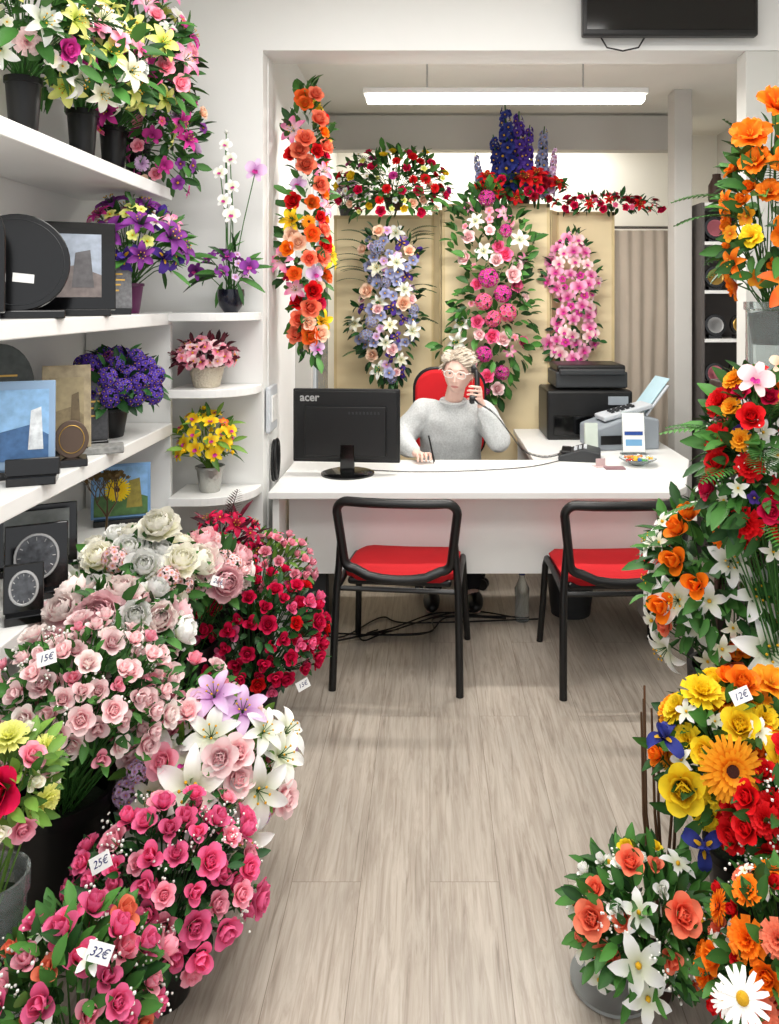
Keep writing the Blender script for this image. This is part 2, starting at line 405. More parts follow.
def f_peony(mb):
    for n,r0,z0,L,W,a0,a1,c,h in [(5,.05,.15,.60,.24,72,125,.6,.45),(7,.09,.1,.74,.30,60,118,.55,.6),(8,.12,.05,.86,.36,44,108,.5,.8),(8,.14,0,.98,.42,26,98,.45,.95),(8,.14,-.05,1.05,.46,8,80,.4,1),(6,.14,-.1,1.0,.5,-8,40,.35,1)]:
        o=R.random()*3
        for k in range(n): petal(mb,o+k*2*pi/n+R.uniform(-.12,.12),r0,z0,L*R.uniform(.92,1.06),W,a0,a1+R.uniform(-10,10),c,nl=5,nw=4,ruf=.12,lo=.0,hi=h)
    mb.lathe([(0,-.4),(.1,-.3),(.14,-.12),(.08,0)],8,2)
def f_carnation(mb):
    for n,L,a0,a1 in [(9,1.0,12,5),(9,.88,32,28),(8,.75,55,50),(6,.6,75,75)]:
        o=R.random()*3
        for k in range(n): petal(mb,o+k*2*pi/n,.04,0,L,.3,a0,a1,.1,'fan',3,5,ruf=.22,lo=.2)
    mb.lathe([(0,-.6),(.1,-.55),(.15,-.15),(.08,0)],8,2)
def f_lily(mb):
    o=R.random()
    for k in range(6): petal(mb,o+k*pi/3,.06,.05 if k%2 else 0,1.15,.23 if k%2 else .29,54,-25+R.uniform(-10,12),.4,'point',7,4,ruf=.05)
    for k in range(6):
        a=o+k*pi/3+.4; p=[(0,0,0),(.12*cos(a),.12*sin(a),.35),(.25*cos(a),.25*sin(a),.62)]
        mb.tube(p,.015,4,2); mb.ball(p[2],.05,1,5,4,(1,1,.6))
    mb.lathe([(0,-.5),(.07,-.4),(.1,0)],8,2)
def f_gerbera(mb):
    for n,L,a0,z in [(26,.85,6,0),(24,.76,18,.03),(20,.55,34,.06),(14,.35,55,.08)]:
        for k in range(n): petal(mb,k*2*pi/n+R.uniform(-.05,.05)+z*9,.12,z,L,.095,a0+R.uniform(-4,5),a0-12+R.uniform(-6,6),.15,'strap',3,2,0)
    mb.lathe([(.2,.03),(.2,.16),(.14,.2),(0,.17)],18,1,at=.2)
    mb.lathe([(0,-.3),(.07,-.25),(.2,-.03),(.2,.0)],8,2)
def f_daisy(mb):
    for k in range(17): petal(mb,k*2*pi/17+R.uniform(-.06,.06),.15,0,.85,.13,8+R.uniform(-8,8),-8,.15,'strap',3,2,0,lo=.5)
    mb.lathe([(.24,.02),(.2,.14),(0,.18)],14,1); mb.lathe([(0,-.3),(.06,-.25),(.15,-.02)],8,2)
def f_blossom(mb):
    for k in range(5): petal(mb,k*1.257,.05,0,.9,.42,30,-5,.2,nl=3,nw=3)
    mb.ball((0,0,.12),.16,1,6,4); mb.lathe([(0,-.4),(.05,-.3),(.08,0)],6,2)
def f_star(mb):
    for k in range(5): petal(mb,k*1.257,.05,0,1.0,.26,28,-15,.3,'point',4,2)
    mb.ball((0,0,.1),.12,1,6,4); mb.lathe([(0,-.4),(.05,-.3),(.08,0)],6,2)
def f_poppy(mb):
    for k in range(5): petal(mb,k*1.257+.4,.05,0,1.1,.55,40,5,.25,nl=6,nw=8,ruf=.14)
    for k in range(4): petal(mb,k*1.571+1.1,.05,.04,.9,.48,62,35,.25,nl=6,nw=8,ruf=.16)
    for k in range(7): mb.tube([(0,0,.1),(.15*cos(k*.9),.15*sin(k*.9),.5)],.015,4,1)
    mb.lathe([(0,-.4),(.05,-.3),(.1,0)],6,2)
def f_orchid(mb):
    for k,(w,l) in enumerate([(.26,1.0),(.5,.95),(.24,.95),(.24,.95),(.5,.95)]):
        petal(mb,pi/2+k*1.257,.04,0,l,w,20,-12,.12,nl=5,nw=4)
    for k in (-1,0,1): petal(mb,-pi/2+k*.6,.02,.05,.42,.14,55,20,.5,nl=4,nw=3,mi=1)
    mb.lathe([(0,-.4),(.05,-.3),(.07,0)],6,2)
def f_iris(mb):
    for k in range(3): petal(mb,k*2.09,.05,0,1.0,.34,75,110,.4,nl=5,ruf=.08)
    for k in range(3): petal(mb,1.05+k*2.09,.05,0,1.2,.36,35,-60,.2,nl=6,ruf=.1)
    for k in range(3): petal(mb,1.05+k*2.09,.05,.05,.5,.1,40,5,.2,nl=3,nw=2,mi=1)
    mb.lathe([(0,-.5),(.06,-.3),(.1,0)],6,2)
def f_cluster(mb):
    for i in range(22):
        z=1-1.25*(i+.5)/22; a=i*2.4; r=math.sqrt(max(0,1-z*z)); d=V((r*cos(a),r*sin(a),z))
        b=MB(); f_blossom(b)
        mb.merge(b, Matrix.Translation(d*.78)@d.to_track_quat('Z','Y').to_matrix().to_4x4()@Matrix.Rotation(a,4,'Z')@Matrix.Scale(.3,4))
    mb.tube([(0,0,-.6),(0,0,.6)],.05,5,2)
def f_spike(mb):
    mb.tube([(0,0,-.6),(0,0,2.1)],[.05,.02],5,2)
    for i in range(30):
        t=i/30; a=i*2.4; s=.30*(1-.6*t); z=-.1+2.1*t
        d=V((cos(a),sin(a),.4)).normalized(); b=MB(); f_blossom(b)
        mb.merge(b, Matrix.Translation(V((cos(a)*.18*(1-.5*t),sin(a)*.18*(1-.5*t),z)))@d.to_track_quat('Z','Y').to_matrix().to_4x4()@Matrix.Scale(s,4))
FK={'rose':f_rose,'rosebud':f_bud,'peony':f_peony,'carnation':f_carnation,'lily':f_lily,'gerbera':f_gerbera,'daisy':f_daisy,'blossom':f_blossom,
    'starflower':f_star,'poppy':f_poppy,'orchid_bloom':f_orchid,'iris':f_iris,'blossom_cluster':f_cluster,'delphinium_spike':f_spike}
CEN={'poppy':'y','orchid_bloom':'m'}
FC={}
def fmesh(kind,col):
    v=R.randrange(2); key=(kind,col,v)
    if key not in FC:
        k2=(kind,v)
        if k2 not in FC:
            mb=MB(); FK[kind](mb); FC[k2]=mb
        c={'y':C_YEL,'d':C_DARK,'m':PM['magenta']}[CEN.get(kind,'y')]
        if kind=='gerbera': c=C_DARK if col!='yellow' else PM['orange']
        FC[key]=FC[k2].mesh(kind,[PM[col],c,CALYX],True,0)
    return FC[key]

def put_flower(par,base,kind,col,pos,d,r):
    o=bpy.data.objects.new(kind,fmesh(kind,col)); COL.objects.link(o); o.parent=par
    o.location=V(pos)-V(base); d=V(d).normalized()
    q=d.to_track_quat('Z','Y')@Quaternion((0,0,1),R.uniform(0,6.28) if kind!='orchid_bloom' else R.uniform(-.4,.4))
    o.rotation_mode='QUATERNION'; o.rotation_quaternion=q
    s=r*R.uniform(.82,1.18); o.scale=(s,s*R.uniform(.92,1.08),s*R.uniform(.9,1.15))
    return o

def fern(mb,p,d,L,mi=0,W=.07,a=.5):
    p=V(p); d=V(d).normalized(); cur=p.copy(); n=14; pts=[cur.copy()]
    for i in range(n):
        t=i/n; cur=cur+d*L/n; d=(d-V((0,0,.06))).normalized(); pts.append(cur.copy())
        sd=d.cross(V((0,0,1)))
        if sd.length<.01: sd=V((1,0,0))
        sd.normalize(); w=W*sin(pi*(.15+.83*t))
        for s in (-1,1): mb.leaf(cur,sd*s+d*.5,V((0,0,1)),w,L/n*.8,mi,a,.2,2)
    mb.tube(pts,.0015,4,mi,at=a)

def tag(par,l,txt,s=.046):
    g=MB(); g.box((0,0,0),(s,.0015,s*.68))
    e=(rad(-25),R.choice((-1,1))*R.uniform(.25,.55),R.uniform(-.3,.3))
    t=g.obj('price_tag',[M_paper],par,l,e); t['label']='small white handwritten price tag'
    mesh_obj('tag_writing',text_mesh(txt,s*.44,M_ink,shear=.25,ext=.0003),t,(0,-.0012,0),(rad(90),0,0))

POTM={'black':mat('pot_black',(.025,.025,.03),.4,spec=.35),'basket':mat('basket_white',(.80,.76,.68),.8,bump=.8,bscale=120,var=.15),'glass':M_glass,
 'silver':mat('pot_silver',(.7,.7,.68),.3,metal=.8,bump=.3,bscale=90),'blue':mat('pot_navy',(.05,.06,.12),.2),'grey':mat('pot_grey',(.30,.30,.31),.6),
 'purple':mat('pot_purple',(.35,.10,.30),.3),'brown':mat('pot_brown',(.22,.13,.09),.6)}
SOIL=mat('floral_foam',(.10,.16,.08),.9,bump=.5)
def pot(par,kind,r,h,z=0,shape='taper'):
    mb=MB(); b=r*.72 if shape=='taper' else r*.97
    if shape=='bowl': pr=[(r*.5,z),(r*.85,z+h*.3),(r,z+h*.75),(r*.97,z+h),(r*.9,z+h),(r*.9,z+h*.7),(0,z+h*.6)]
    else: pr=[(b*.95,z),(b,z+h*.03),(r*.96,z+h*.9),(r*1.04,z+h*.91),(r*1.04,z+h),(r*.94,z+h),(r*.92,z+h*.85),(b*.9,z+h*.1),(0,z+h*.09)]
    mb.lathe(pr,28,0,ripple=.03 if kind=='basket' else 0)
    mb.obj('basket' if kind=='basket' else 'vase' if kind=='glass' or h>r*2.2 else 'pot',[POTM[kind]],par)
    s=MB(); s.lathe([(r*.7,z+h*.5),(r*.88,z+h*.86),(0,z+h*.9)],16,0); s.obj('floral_foam',[SOIL],par)

def bouquet(name,label,cat,base,cen,rd,fl,pk='black',pr=.09,ph=.2,pshape='taper',nl=110,ll=.07,lm=None,face=None,zmin=-.35,ferns=0,baby=0,seed=1,exp=(),tags=(),jit=.25,fernL=.2,lw=.42,stems=True,up=.25,ff_=1.0):
    R.seed(seed); base=V(base); cen=V(cen); lm=lm or LG
    rt=root(name,label,cat,base)
    if pk: pot(rt,pk,pr,ph,0,pshape); top=base+V((0,0,ph*.85))
    else: top=cen
    tc=(V((0,0,1.6))-cen).normalized(); tc.z=0; tc.normalize()
    if face is not None:
        ff=V(face); ff.z=0; ff.normalize(); ss=ff.cross(V((0,0,1)))
    def samp(leaf=False):
        if face is not None:
            k=1.0 if leaf else ff_
            z=R.uniform(-1,1); w=(1-abs(z)**3)**.5*(.80+.20*sin(6*z+seed)+.10*sin(13*z+2*seed)); u=R.uniform(-1,1)
            if leaf: w*=1.06
            return ss*(u*w*k+.10*sin(4*z+seed))+ff*math.sqrt(max(0,1-u*u))*(R.uniform(-.1,.95) if leaf else 1)+V((0,0,z*(.94 if not leaf else 1)))
        while True:
            d=V((R.gauss(0,1),R.gauss(0,1),R.gauss(0,1))).normalized()
            if leaf:
                if d.z>min(zmin,-.45): return d
            elif d.z>zmin and d.dot(tc)>-.45: return d
    placed=[]
    for (k,c,r,p,d) in exp:
        pos=cen+V(p); placed.append((pos,r)); put_flower(rt,base,k,c,pos,d,r)
    lst=[(k,c,r) for (k,c,r,n) in fl for _ in range(n)]; lst.sort(key=lambda q:-q[2])
    for (k,c,r) in lst:
        best=None;bs=-1
        for _ in range(12):
            d=samp()
            pos=cen+V((d.x*rd[0],d.y*rd[1],d.z*rd[2]))*R.uniform(.80,1.10) if face is None else cen+V((d.x*rd[0],d.y*rd[1]*R.uniform(.8,1.1),d.z*rd[2]))
            sc=min([((pos-q).length)/(r+s) for q,s in placed] or [9])
            if sc>bs: bs=sc;best=(pos,d)
        pos,d=best; placed.append((pos,r))
        nrm=V((d.x/rd[0],d.y/rd[1],(d.z/rd[2]) if face is None else d.z*.5/rd[2])).normalized()
        dr=nrm+V((0,0,up))+tc*.35+V((R.uniform(-jit,jit),R.uniform(-jit,jit),R.uniform(-jit,jit)))
        put_flower(rt,base,k,c,pos,dr,r)
    mb=MB()
    if stems:
        for pos,r in placed:
            a=top-base+V((R.uniform(-.3,.3)*pr,R.uniform(-.3,.3)*pr,0)); b=pos-base
            mid=a.lerp(b,.55)+V((0,0,.02)); mb.tube([a,mid,b],.0022,4,0,at=.5,caps=False)
    for i in range(nl):
        d=samp(True)
        q=R.uniform(.5,1.05)
        p=cen+V((d.x*rd[0],d.y*rd[1],d.z*rd[2]))*q-base if face is None else cen+V((d.x*rd[0],d.y*rd[1]*q,d.z*rd[2]))-base
        dd=d+V((R.uniform(-.6,.6),R.uniform(-.6,.6),R.uniform(-.5,.7)))
        L=ll*R.uniform(.65,1.2); mb.leaf(p,dd,d+V((0,-.3,.5)),L,L*lw,0,R.random()**1.2,R.uniform(.1,.8))
    for i in range(ferns):
        d=samp(True)
        if face is not None: dx=1 if R.random()<.5 else -1; d=ss*dx*.9+ff*.3+V((0,0,R.uniform(-.9,.9)))
        fern(mb,cen+V((d.x*rd[0],d.y*rd[1],d.z*rd[2]))*(.6 if face is None else .8)-base if face is None else cen+V((d.x*rd[0]*.7,d.y*rd[1],d.z*rd[2]))-base,V((d.x,d.y,d.z*.3))+V((0,0,.3)),fernL*R.uniform(.8,1.2),0,.05,R.random())
    mb.obj('foliage',[lm],rt,angle=0)
    if baby:
        mb=MB()
        for i in range(baby):
            d=samp()
            p=cen+V((d.x*rd[0],d.y*rd[1],d.z*rd[2]))*R.uniform(.95,1.12)-base
            for j in range(9):
                mb.ball(p+V((R.gauss(0,.012),R.gauss(0,.012),R.gauss(0,.012))),R.uniform(.002,.004),0,5,3)
            mb.tube([p-d*.05,p],.001,3,1)
        o=mb.obj('babys_breath',[WHITE_DOT,CALYX],rt); o['kind']='stuff'
    for (p,t) in tags:
        p=V(p).normalized(); tag(rt,cen+V((p.x*rd[0],p.y*rd[1],p.z*rd[2]))*1.14+V((0,-.035,.015))-base,t)
    return rt

# ------------------------------------------------------------------ room
def structure(mb,name,mats,bevel=0,smooth=False):
    o=mb.obj(name,mats,smooth=smooth,bevel=bevel); o['kind']='structure'; return o
M_wall=mat('wall_paint_white',(.90,.90,.89),.8,var=.015,scale=3,bump=.04,bscale=180)
M_wall2=mat('wall_paint_back',(.95,.94,.91),.8,var=.01,scale=3)
M_wallg=mat('wall_paint_grey',(.76,.75,.73),.8,var=.02,scale=3)
M_ceil=mat('ceiling_paint',(.92,.91,.88),.85,var=.01)

def floor_mat():
    m=bpy.data.materials.new('vinyl_plank_floor'); m.use_nodes=True; nt=m.node_tree; b=nt.nodes['Principled BSDF']
    N=nt.nodes.new; L=nt.links.new
    tc=N('ShaderNodeTexCoord'); mp=N('ShaderNodeMapping'); mp.inputs['Rotation'].default_value=(0,0,rad(90)); L(tc.outputs['Object'],mp.inputs['Vector'])
    br=N('ShaderNodeTexBrick'); br.inputs['Scale'].default_value=1; br.inputs['Brick Width'].default_value=1.5; br.inputs['Row Height'].default_value=.19
    br.inputs['Mortar Size'].default_value=.0009; br.inputs['Mortar Smooth'].default_value=.3; br.offset=.43
    br.inputs['Color1'].default_value=(0,0,0,1); br.inputs['Color2'].default_value=(1,1,1,1); br.inputs['Mortar'].default_value=(.5,.5,.5,1)
    L(mp.outputs['Vector'],br.inputs['Vector'])
    sep=N('ShaderNodeSeparateColor'); L(br.outputs['Color'],sep.inputs['Color'])
    cmb=N('ShaderNodeCombineXYZ'); mu=N('ShaderNodeMath'); mu.operation='MULTIPLY'; mu.inputs[1].default_value=7.3; L(sep.outputs[0],mu.inputs[0]); L(mu.outputs[0],cmb.inputs['Z'])
    add=N('ShaderNodeVectorMath'); add.operation='ADD'; L(mp.outputs['Vector'],add.inputs[0]); L(cmb.outputs[0],add.inputs[1])
    m2=N('ShaderNodeMapping'); m2.inputs['Scale'].default_value=(1.6,22,1); L(add.outputs[0],m2.inputs['Vector'])
    n1=N('ShaderNodeTexNoise'); n1.inputs['Scale'].default_value=2.4; n1.inputs['Detail'].default_value=10; n1.inputs['Roughness'].default_value=.68; n1.inputs['Distortion'].default_value=.9
    L(m2.outputs['Vector'],n1.inputs['Vector'])
    r1=N('ShaderNodeValToRGB'); e=r1.color_ramp.elements
    e[0].position=.25; e[0].color=(*lin((.52,.47,.42)),1); e[1].position=.76; e[1].color=(*lin((.76,.725,.68)),1)
    x=e.new(.42); x.color=(*lin((.64,.595,.545)),1); x=e.new(.55); x.color=(*lin((.70,.66,.61)),1)
    L(n1.outputs['Fac'],r1.inputs['Fac'])
    m3=N('ShaderNodeMapping'); m3.inputs['Scale'].default_value=(1.0,3,1); L(add.outputs[0],m3.inputs['Vector'])
    n2=N('ShaderNodeTexNoise'); n2.inputs['Scale'].default_value=2.2; n2.inputs['Detail'].default_value=3; L(m3.outputs['Vector'],n2.inputs['Vector'])
    mr=N('ShaderNodeMapRange'); mr.inputs['From Min'].default_value=.3; mr.inputs['From Max'].default_value=.7; mr.inputs['To Min'].default_value=.84; mr.inputs['To Max'].default_value=1.06; L(n2.outputs['Fac'],mr.inputs['Value'])
    hs=N('ShaderNodeHueSaturation'); L(r1.outputs['Color'],hs.inputs['Color']); L(mr.outputs['Result'],hs.inputs['Value'])
    m4=N('ShaderNodeMapping'); m4.inputs['Scale'].default_value=(1.0,38,1); L(add.outputs[0],m4.inputs['Vector'])
    n4=N('ShaderNodeTexNoise'); n4.inputs['Scale'].default_value=2.5; n4.inputs['Detail'].default_value=6; n4.inputs['Distortion'].default_value=.7; L(m4.outputs['Vector'],n4.inputs['Vector'])
    r4=N('ShaderNodeValToRGB'); r4.color_ramp.elements[0].position=.29; r4.color_ramp.elements[0].color=(.5,.5,.5,1); r4.color_ramp.elements[1].position=.35; r4.color_ramp.elements[1].color=(0,0,0,1); L(n4.outputs['Fac'],r4.inputs['Fac'])
    mc=N('ShaderNodeMix'); mc.data_type='RGBA'; mc.inputs['B'].default_value=(*lin((.40,.34,.29)),1); L(r4.outputs['Color'],mc.inputs['Factor']); L(hs.outputs['Color'],mc.inputs['A'])
    vo=N('ShaderNodeTexVoronoi'); vo.inputs['Scale'].default_value=1.9; m5=N('ShaderNodeMapping'); m5.inputs['Scale'].default_value=(.8,1.9,1); L(add.outputs[0],m5.inputs['Vector']); L(m5.outputs['Vector'],vo.inputs['Vector'])
    r5=N('ShaderNodeValToRGB'); r5.color_ramp.elements[0].position=.02; r5.color_ramp.elements[0].color=(.6,.6,.6,1); r5.color_ramp.elements[1].position=.06; r5.color_ramp.elements[1].color=(0,0,0,1); L(vo.outputs['Distance'],r5.inputs['Fac'])
    mk=N('ShaderNodeMix'); mk.data_type='RGBA'; mk.inputs['B'].default_value=(*lin((.38,.31,.25)),1); L(r5.outputs['Color'],mk.inputs['Factor']); L(mc.outputs['Result'],mk.inputs['A'])
    mx=N('ShaderNodeMix'); mx.data_type='RGBA'; mx.inputs['B'].default_value=(*lin((.46,.41,.36)),1)
    L(br.outputs['Fac'],mx.inputs['Factor']); L(mk.outputs['Result'],mx.inputs['A']); L(mx.outputs['Result'],b.inputs['Base Color'])
    b.inputs['Roughness'].default_value=.36; b.inputs['Specular IOR Level'].default_value=.4
    bp=N('ShaderNodeBump'); bp.inputs['Strength'].default_value=.06; bp.inputs['Distance'].default_value=.004; L(n1.outputs['Fac'],bp.inputs['Height']); L(bp.outputs['Normal'],b.inputs['Normal'])
    return m
CH=2.92
g=MB(); g.box((.40,2.8,-.05),(4.0,7.4,.1)); structure(g,'floor',[floor_mat()])
g=MB(); g.box((-1.52,1.5,1.55),(.1,4.1,3.1)); structure(g,'wall_left',[M_wall])
g=MB(); g.box((-1.11,3.55,1.55),(.72,.1,3.1)); g.box((-.795,4.95,CH/2),(.1,2.7,CH)); structure(g,'wall_left_return',[M_wall])
g=MB(); g.box((.59,3.60,2.91),(2.68,.2,.38)); structure(g,'wall_header',[M_wall])
g=MB(); g.box((1.64,3.56,1.36),(.44,.11,2.72)); structure(g,'wall_pillar',[mat('pillar_paint',(.80,.80,.78),.8,var=.01)],.004)
g=MB(); g.box((1.98,1.5,1.55),(.1,4.1,3.1)); structure(g,'wall_right',[M_wall])
g=MB(); g.box((2.35,4.95,CH/2),(.1,2.7,CH)); structure(g,'wall_right_rear',[M_wallg])
g=MB(); g.box((.78,6.30,CH/2),(3.2,.1,CH)); structure(g,'wall_back',[M_wall2])
g=MB(); g.box((.55,5.56,2.78),(2.60,.12,.24)); structure(g,'trim_beam',[M_wallg])
g=MB(); g.box((1.585,4.95,CH/2),(.11,.14,CH)); structure(g,'wall_column',[M_wallg],.004)
g=MB(); g.box((.78,5.03,CH+.05),(3.3,2.64,.1)); structure(g,'ceiling',[M_ceil])
g=MB(); g.box((.24,1.45,3.15),(3.5,4.1,.1)); structure(g,'ceiling_front',[M_ceil])
g=MB(); g.box((-.70,4.62,1.27),(.09,.62,2.5)); g.box((-.648,4.62,1.25),(.014,.5,2.3),1); g.box((-.638,4.62,1.2),(.01,.44,1.9),2)
structure(g,'door_1',[M_wallg,M_lgrey,mat('door_glass_grey',(.50,.52,.53),.2)],.003)
g=MB(); g.box((.78,6.24,.05),(2.9,.02,.1)); structure(g,'baseboard_back',[M_white])

# ------------------------------------------------------------------ shelving
SX0,SX1=-1.465,-1.09
for z,y0,lb in [(2.07,1.3,'long white wall shelf holding tall vases of lilies'),(1.546,1.3,'long white wall shelf holding memorial plaques'),(1.08,1.3,'long white wall shelf holding plaques and violets'),(.72,1.3,'low white wall shelf behind the peonies')]:
    g=MB(); g.box(((SX0+SX1)/2,(y0+3.3)/2,z-.025),(SX1-SX0,3.3-y0,.05)); o=g.obj('wall_shelf',[M_white],bevel=.004,smooth=False,label=lb,cat='shelf'); o['group']='white wall shelves'
g=MB(); g.box((-1.28,3.32,1.12),(.36,.025,.86)); g.obj('shelf_side_panel',[M_white],bevel=.002,smooth=False,label='white upright panel closing the end of the shelves',cat='shelf panel')
for z,lb in [(1.546,'rounded white corner shelf carrying an orchid'),(1.225,'rounded white corner shelf with an azalea basket'),(.775,'rounded white corner shelf with yellow orchids')]:
    g=MB(); poly=[(-1.09,3.495),(-1.09,3.24)]
    for k in range(13): a=-pi/2+pi/2*k/12; poly.append((-.98+.225*cos(a),3.455+.215*sin(a)))
    poly.append((-.755,3.495)); n=len(poly)
    vs=[(x,y,z-.035) for x,y in poly]+[(x,y,z) for x,y in poly]
    g.add(vs,[tuple(range(n-1,-1,-1)),tuple(range(n,2*n))]+[(i,(i+1)%n,(i+1)%n+n,i+n) for i in range(n)])
    o=g.obj('corner_shelf',[M_white],bevel=.003,smooth=False,label=lb,cat='shelf'); o['group']='rounded corner shelves'
g=MB(); g.box((-.735,3.62,1.1),(.02,.18,.21))
b=g.obj('switch_box',[M_lgrey],bevel=.008,smooth=False,label='white plastic electrical box on the wall beside the desk',cat='electrical box')
g=MB(); g.box((-.722,3.62,1.1),(.008,.12,.12)); g.obj('cover',[M_white],b,bevel=.004,smooth=False)
g=MB()
for i in range(4): g.tube([(-.728+.012*(i%2),3.64+.045*cos(t)+.004*i,.845+.085*sin(t)+.006*i) for t in [2*pi*k/20 for k in range(20)]],.008,6,closed=True)
g.obj('cable_bundle',[M_black],label='coiled black cable standing against the wall by the monitor',cat='cable')

# ------------------------------------------------------------------ television
tv=root('television','black flat television mounted high on the white wall','television',(1.055,3.44,2.75))
g=MB(); g.box((0,0,.235),(.77,.045,.45)); g.obj('housing',[M_black],tv,bevel=.008,smooth=False)
g=MB(); g.box((0,-.024,.24),(.735,.004,.41)); g.obj('screen',[M_blackg],tv,smooth=False)
g=MB(); g.box((0,.035,.22),(.2,.03,.2)); g.obj('wall_bracket',[M_dgrey],tv,smooth=False)
g=MB(); g.tube([(-.3,.02,.02),(-.27,.02,-.03),(-.2,.02,-.045),(-.13,.02,-.03),(-.1,.02,.02)],.004,6); g.obj('cable',[M_black],tv)

# ------------------------------------------------------------------ tube light
M_tube=mat('tube_emitter',(1,.98,.94),.5,emis=9,var=0)
tl=root('ceiling_lamp','long white fluorescent tube lamp hung under the ceiling','lamp',(.385,4.0,CH))
g=MB(); g.box((0,0,-.255),(1.45,.09,.03)); g.obj('housing',[M_white],tl,bevel=.004,smooth=False)
g=MB(); g.box((0,0,-.29),(1.42,.075,.04)); g.obj('diffuser',[M_tube],tl,bevel=.01)
for x in (-.4,.4):
    g=MB(); g.tube([(x,0,0),(x,0,-.245)],.005,8); g.obj('hanger',[M_chrome],tl)

# ------------------------------------------------------------------ desk
dk=root('reception_desk','white laminate reception desk with a side return','desk',(0,0,0))
g=MB()
poly=[(-.715,3.45),(1.08,3.45),(1.17,3.56),(1.38,4.15),(1.38,5.15),(.55,5.15),(.55,4.15),(-.715,4.15)]
n=len(poly); z0,z1=.718,.75
g.add([(x,y,z0) for x,y in poly]+[(x,y,z1) for x,y in poly],[tuple(range(n-1,-1,-1)),tuple(range(n,2*n))]+[(i,(i+1)%n,(i+1)%n+n,i+n) for i in range(n)])
g.obj('desktop',[M_white],dk,bevel=.004,smooth=False)
g=MB(); g.box((.2,3.66,.52),(1.72,.025,.40)); g.obj('modesty_panel',[M_white],dk,bevel=.002,smooth=False)
g=MB(); g.box((-.69,3.80,.36),(.03,.62,.716)); g.obj('side_panel',[M_white],dk,bevel=.002,smooth=False)
g=MB(); g.box((1.08,3.80,.36),(.03,.42,.716)); g.obj('side_panel',[M_white],dk,bevel=.002,smooth=False)
g=MB(); g.box((1.34,4.6,.36),(.03,1.0,.716)); g.obj('side_panel',[M_white],dk,bevel=.002,smooth=False)
g=MB(); g.box((.95,5.12,.36),(.75,.03,.716)); g.obj('back_panel',[M_white],dk,bevel=.002,smooth=False)

# ------------------------------------------------------------------ monitor
mo=root('computer_monitor','black desktop monitor seen from behind on the white desk','monitor',(-.41,3.83,.75),rad(-5))
g=MB(); g.box((0,0,.235),(.53,.022,.36)); g.obj('bezel',[M_black],mo,bevel=.006,smooth=False)
g=MB()
g.prism([(-.255,.07),(.255,.07),(.255,.405),(-.255,.405)],-.012,-.02); g.box((0,-.022,.21),(.40,.03,.24),taper=1.0)
g.obj('rear_shell',[M_black],mo,bevel=.01,smooth=False)
g=MB(); g.box((.01,-.03,.08),(.07,.02,.14)); g.obj('stand_neck',[M_blackg],mo,bevel=.005,smooth=False)
g=MB(); g.lathe([(.13,0),(.13,.008),(.11,.014),(0,.014)],32,0,(.01,-.02,0)); g.obj('stand_base',[M_blackg],mo)
g=MB(); g.box((0,.012,.24),(.5,.002,.32)); g.obj('screen',[M_blackg],mo,smooth=False)
mesh_obj('logo',text_mesh('acer',.055,M_silver,True),mo,(-.18,-.0208,.372),(rad(90),0,0))
g=MB()
for k in range(9): g.box((.02+k*.018,-.038,.30),(.008,.002,.012))
g.obj('vent_slots',[M_dgrey],mo,smooth=False)

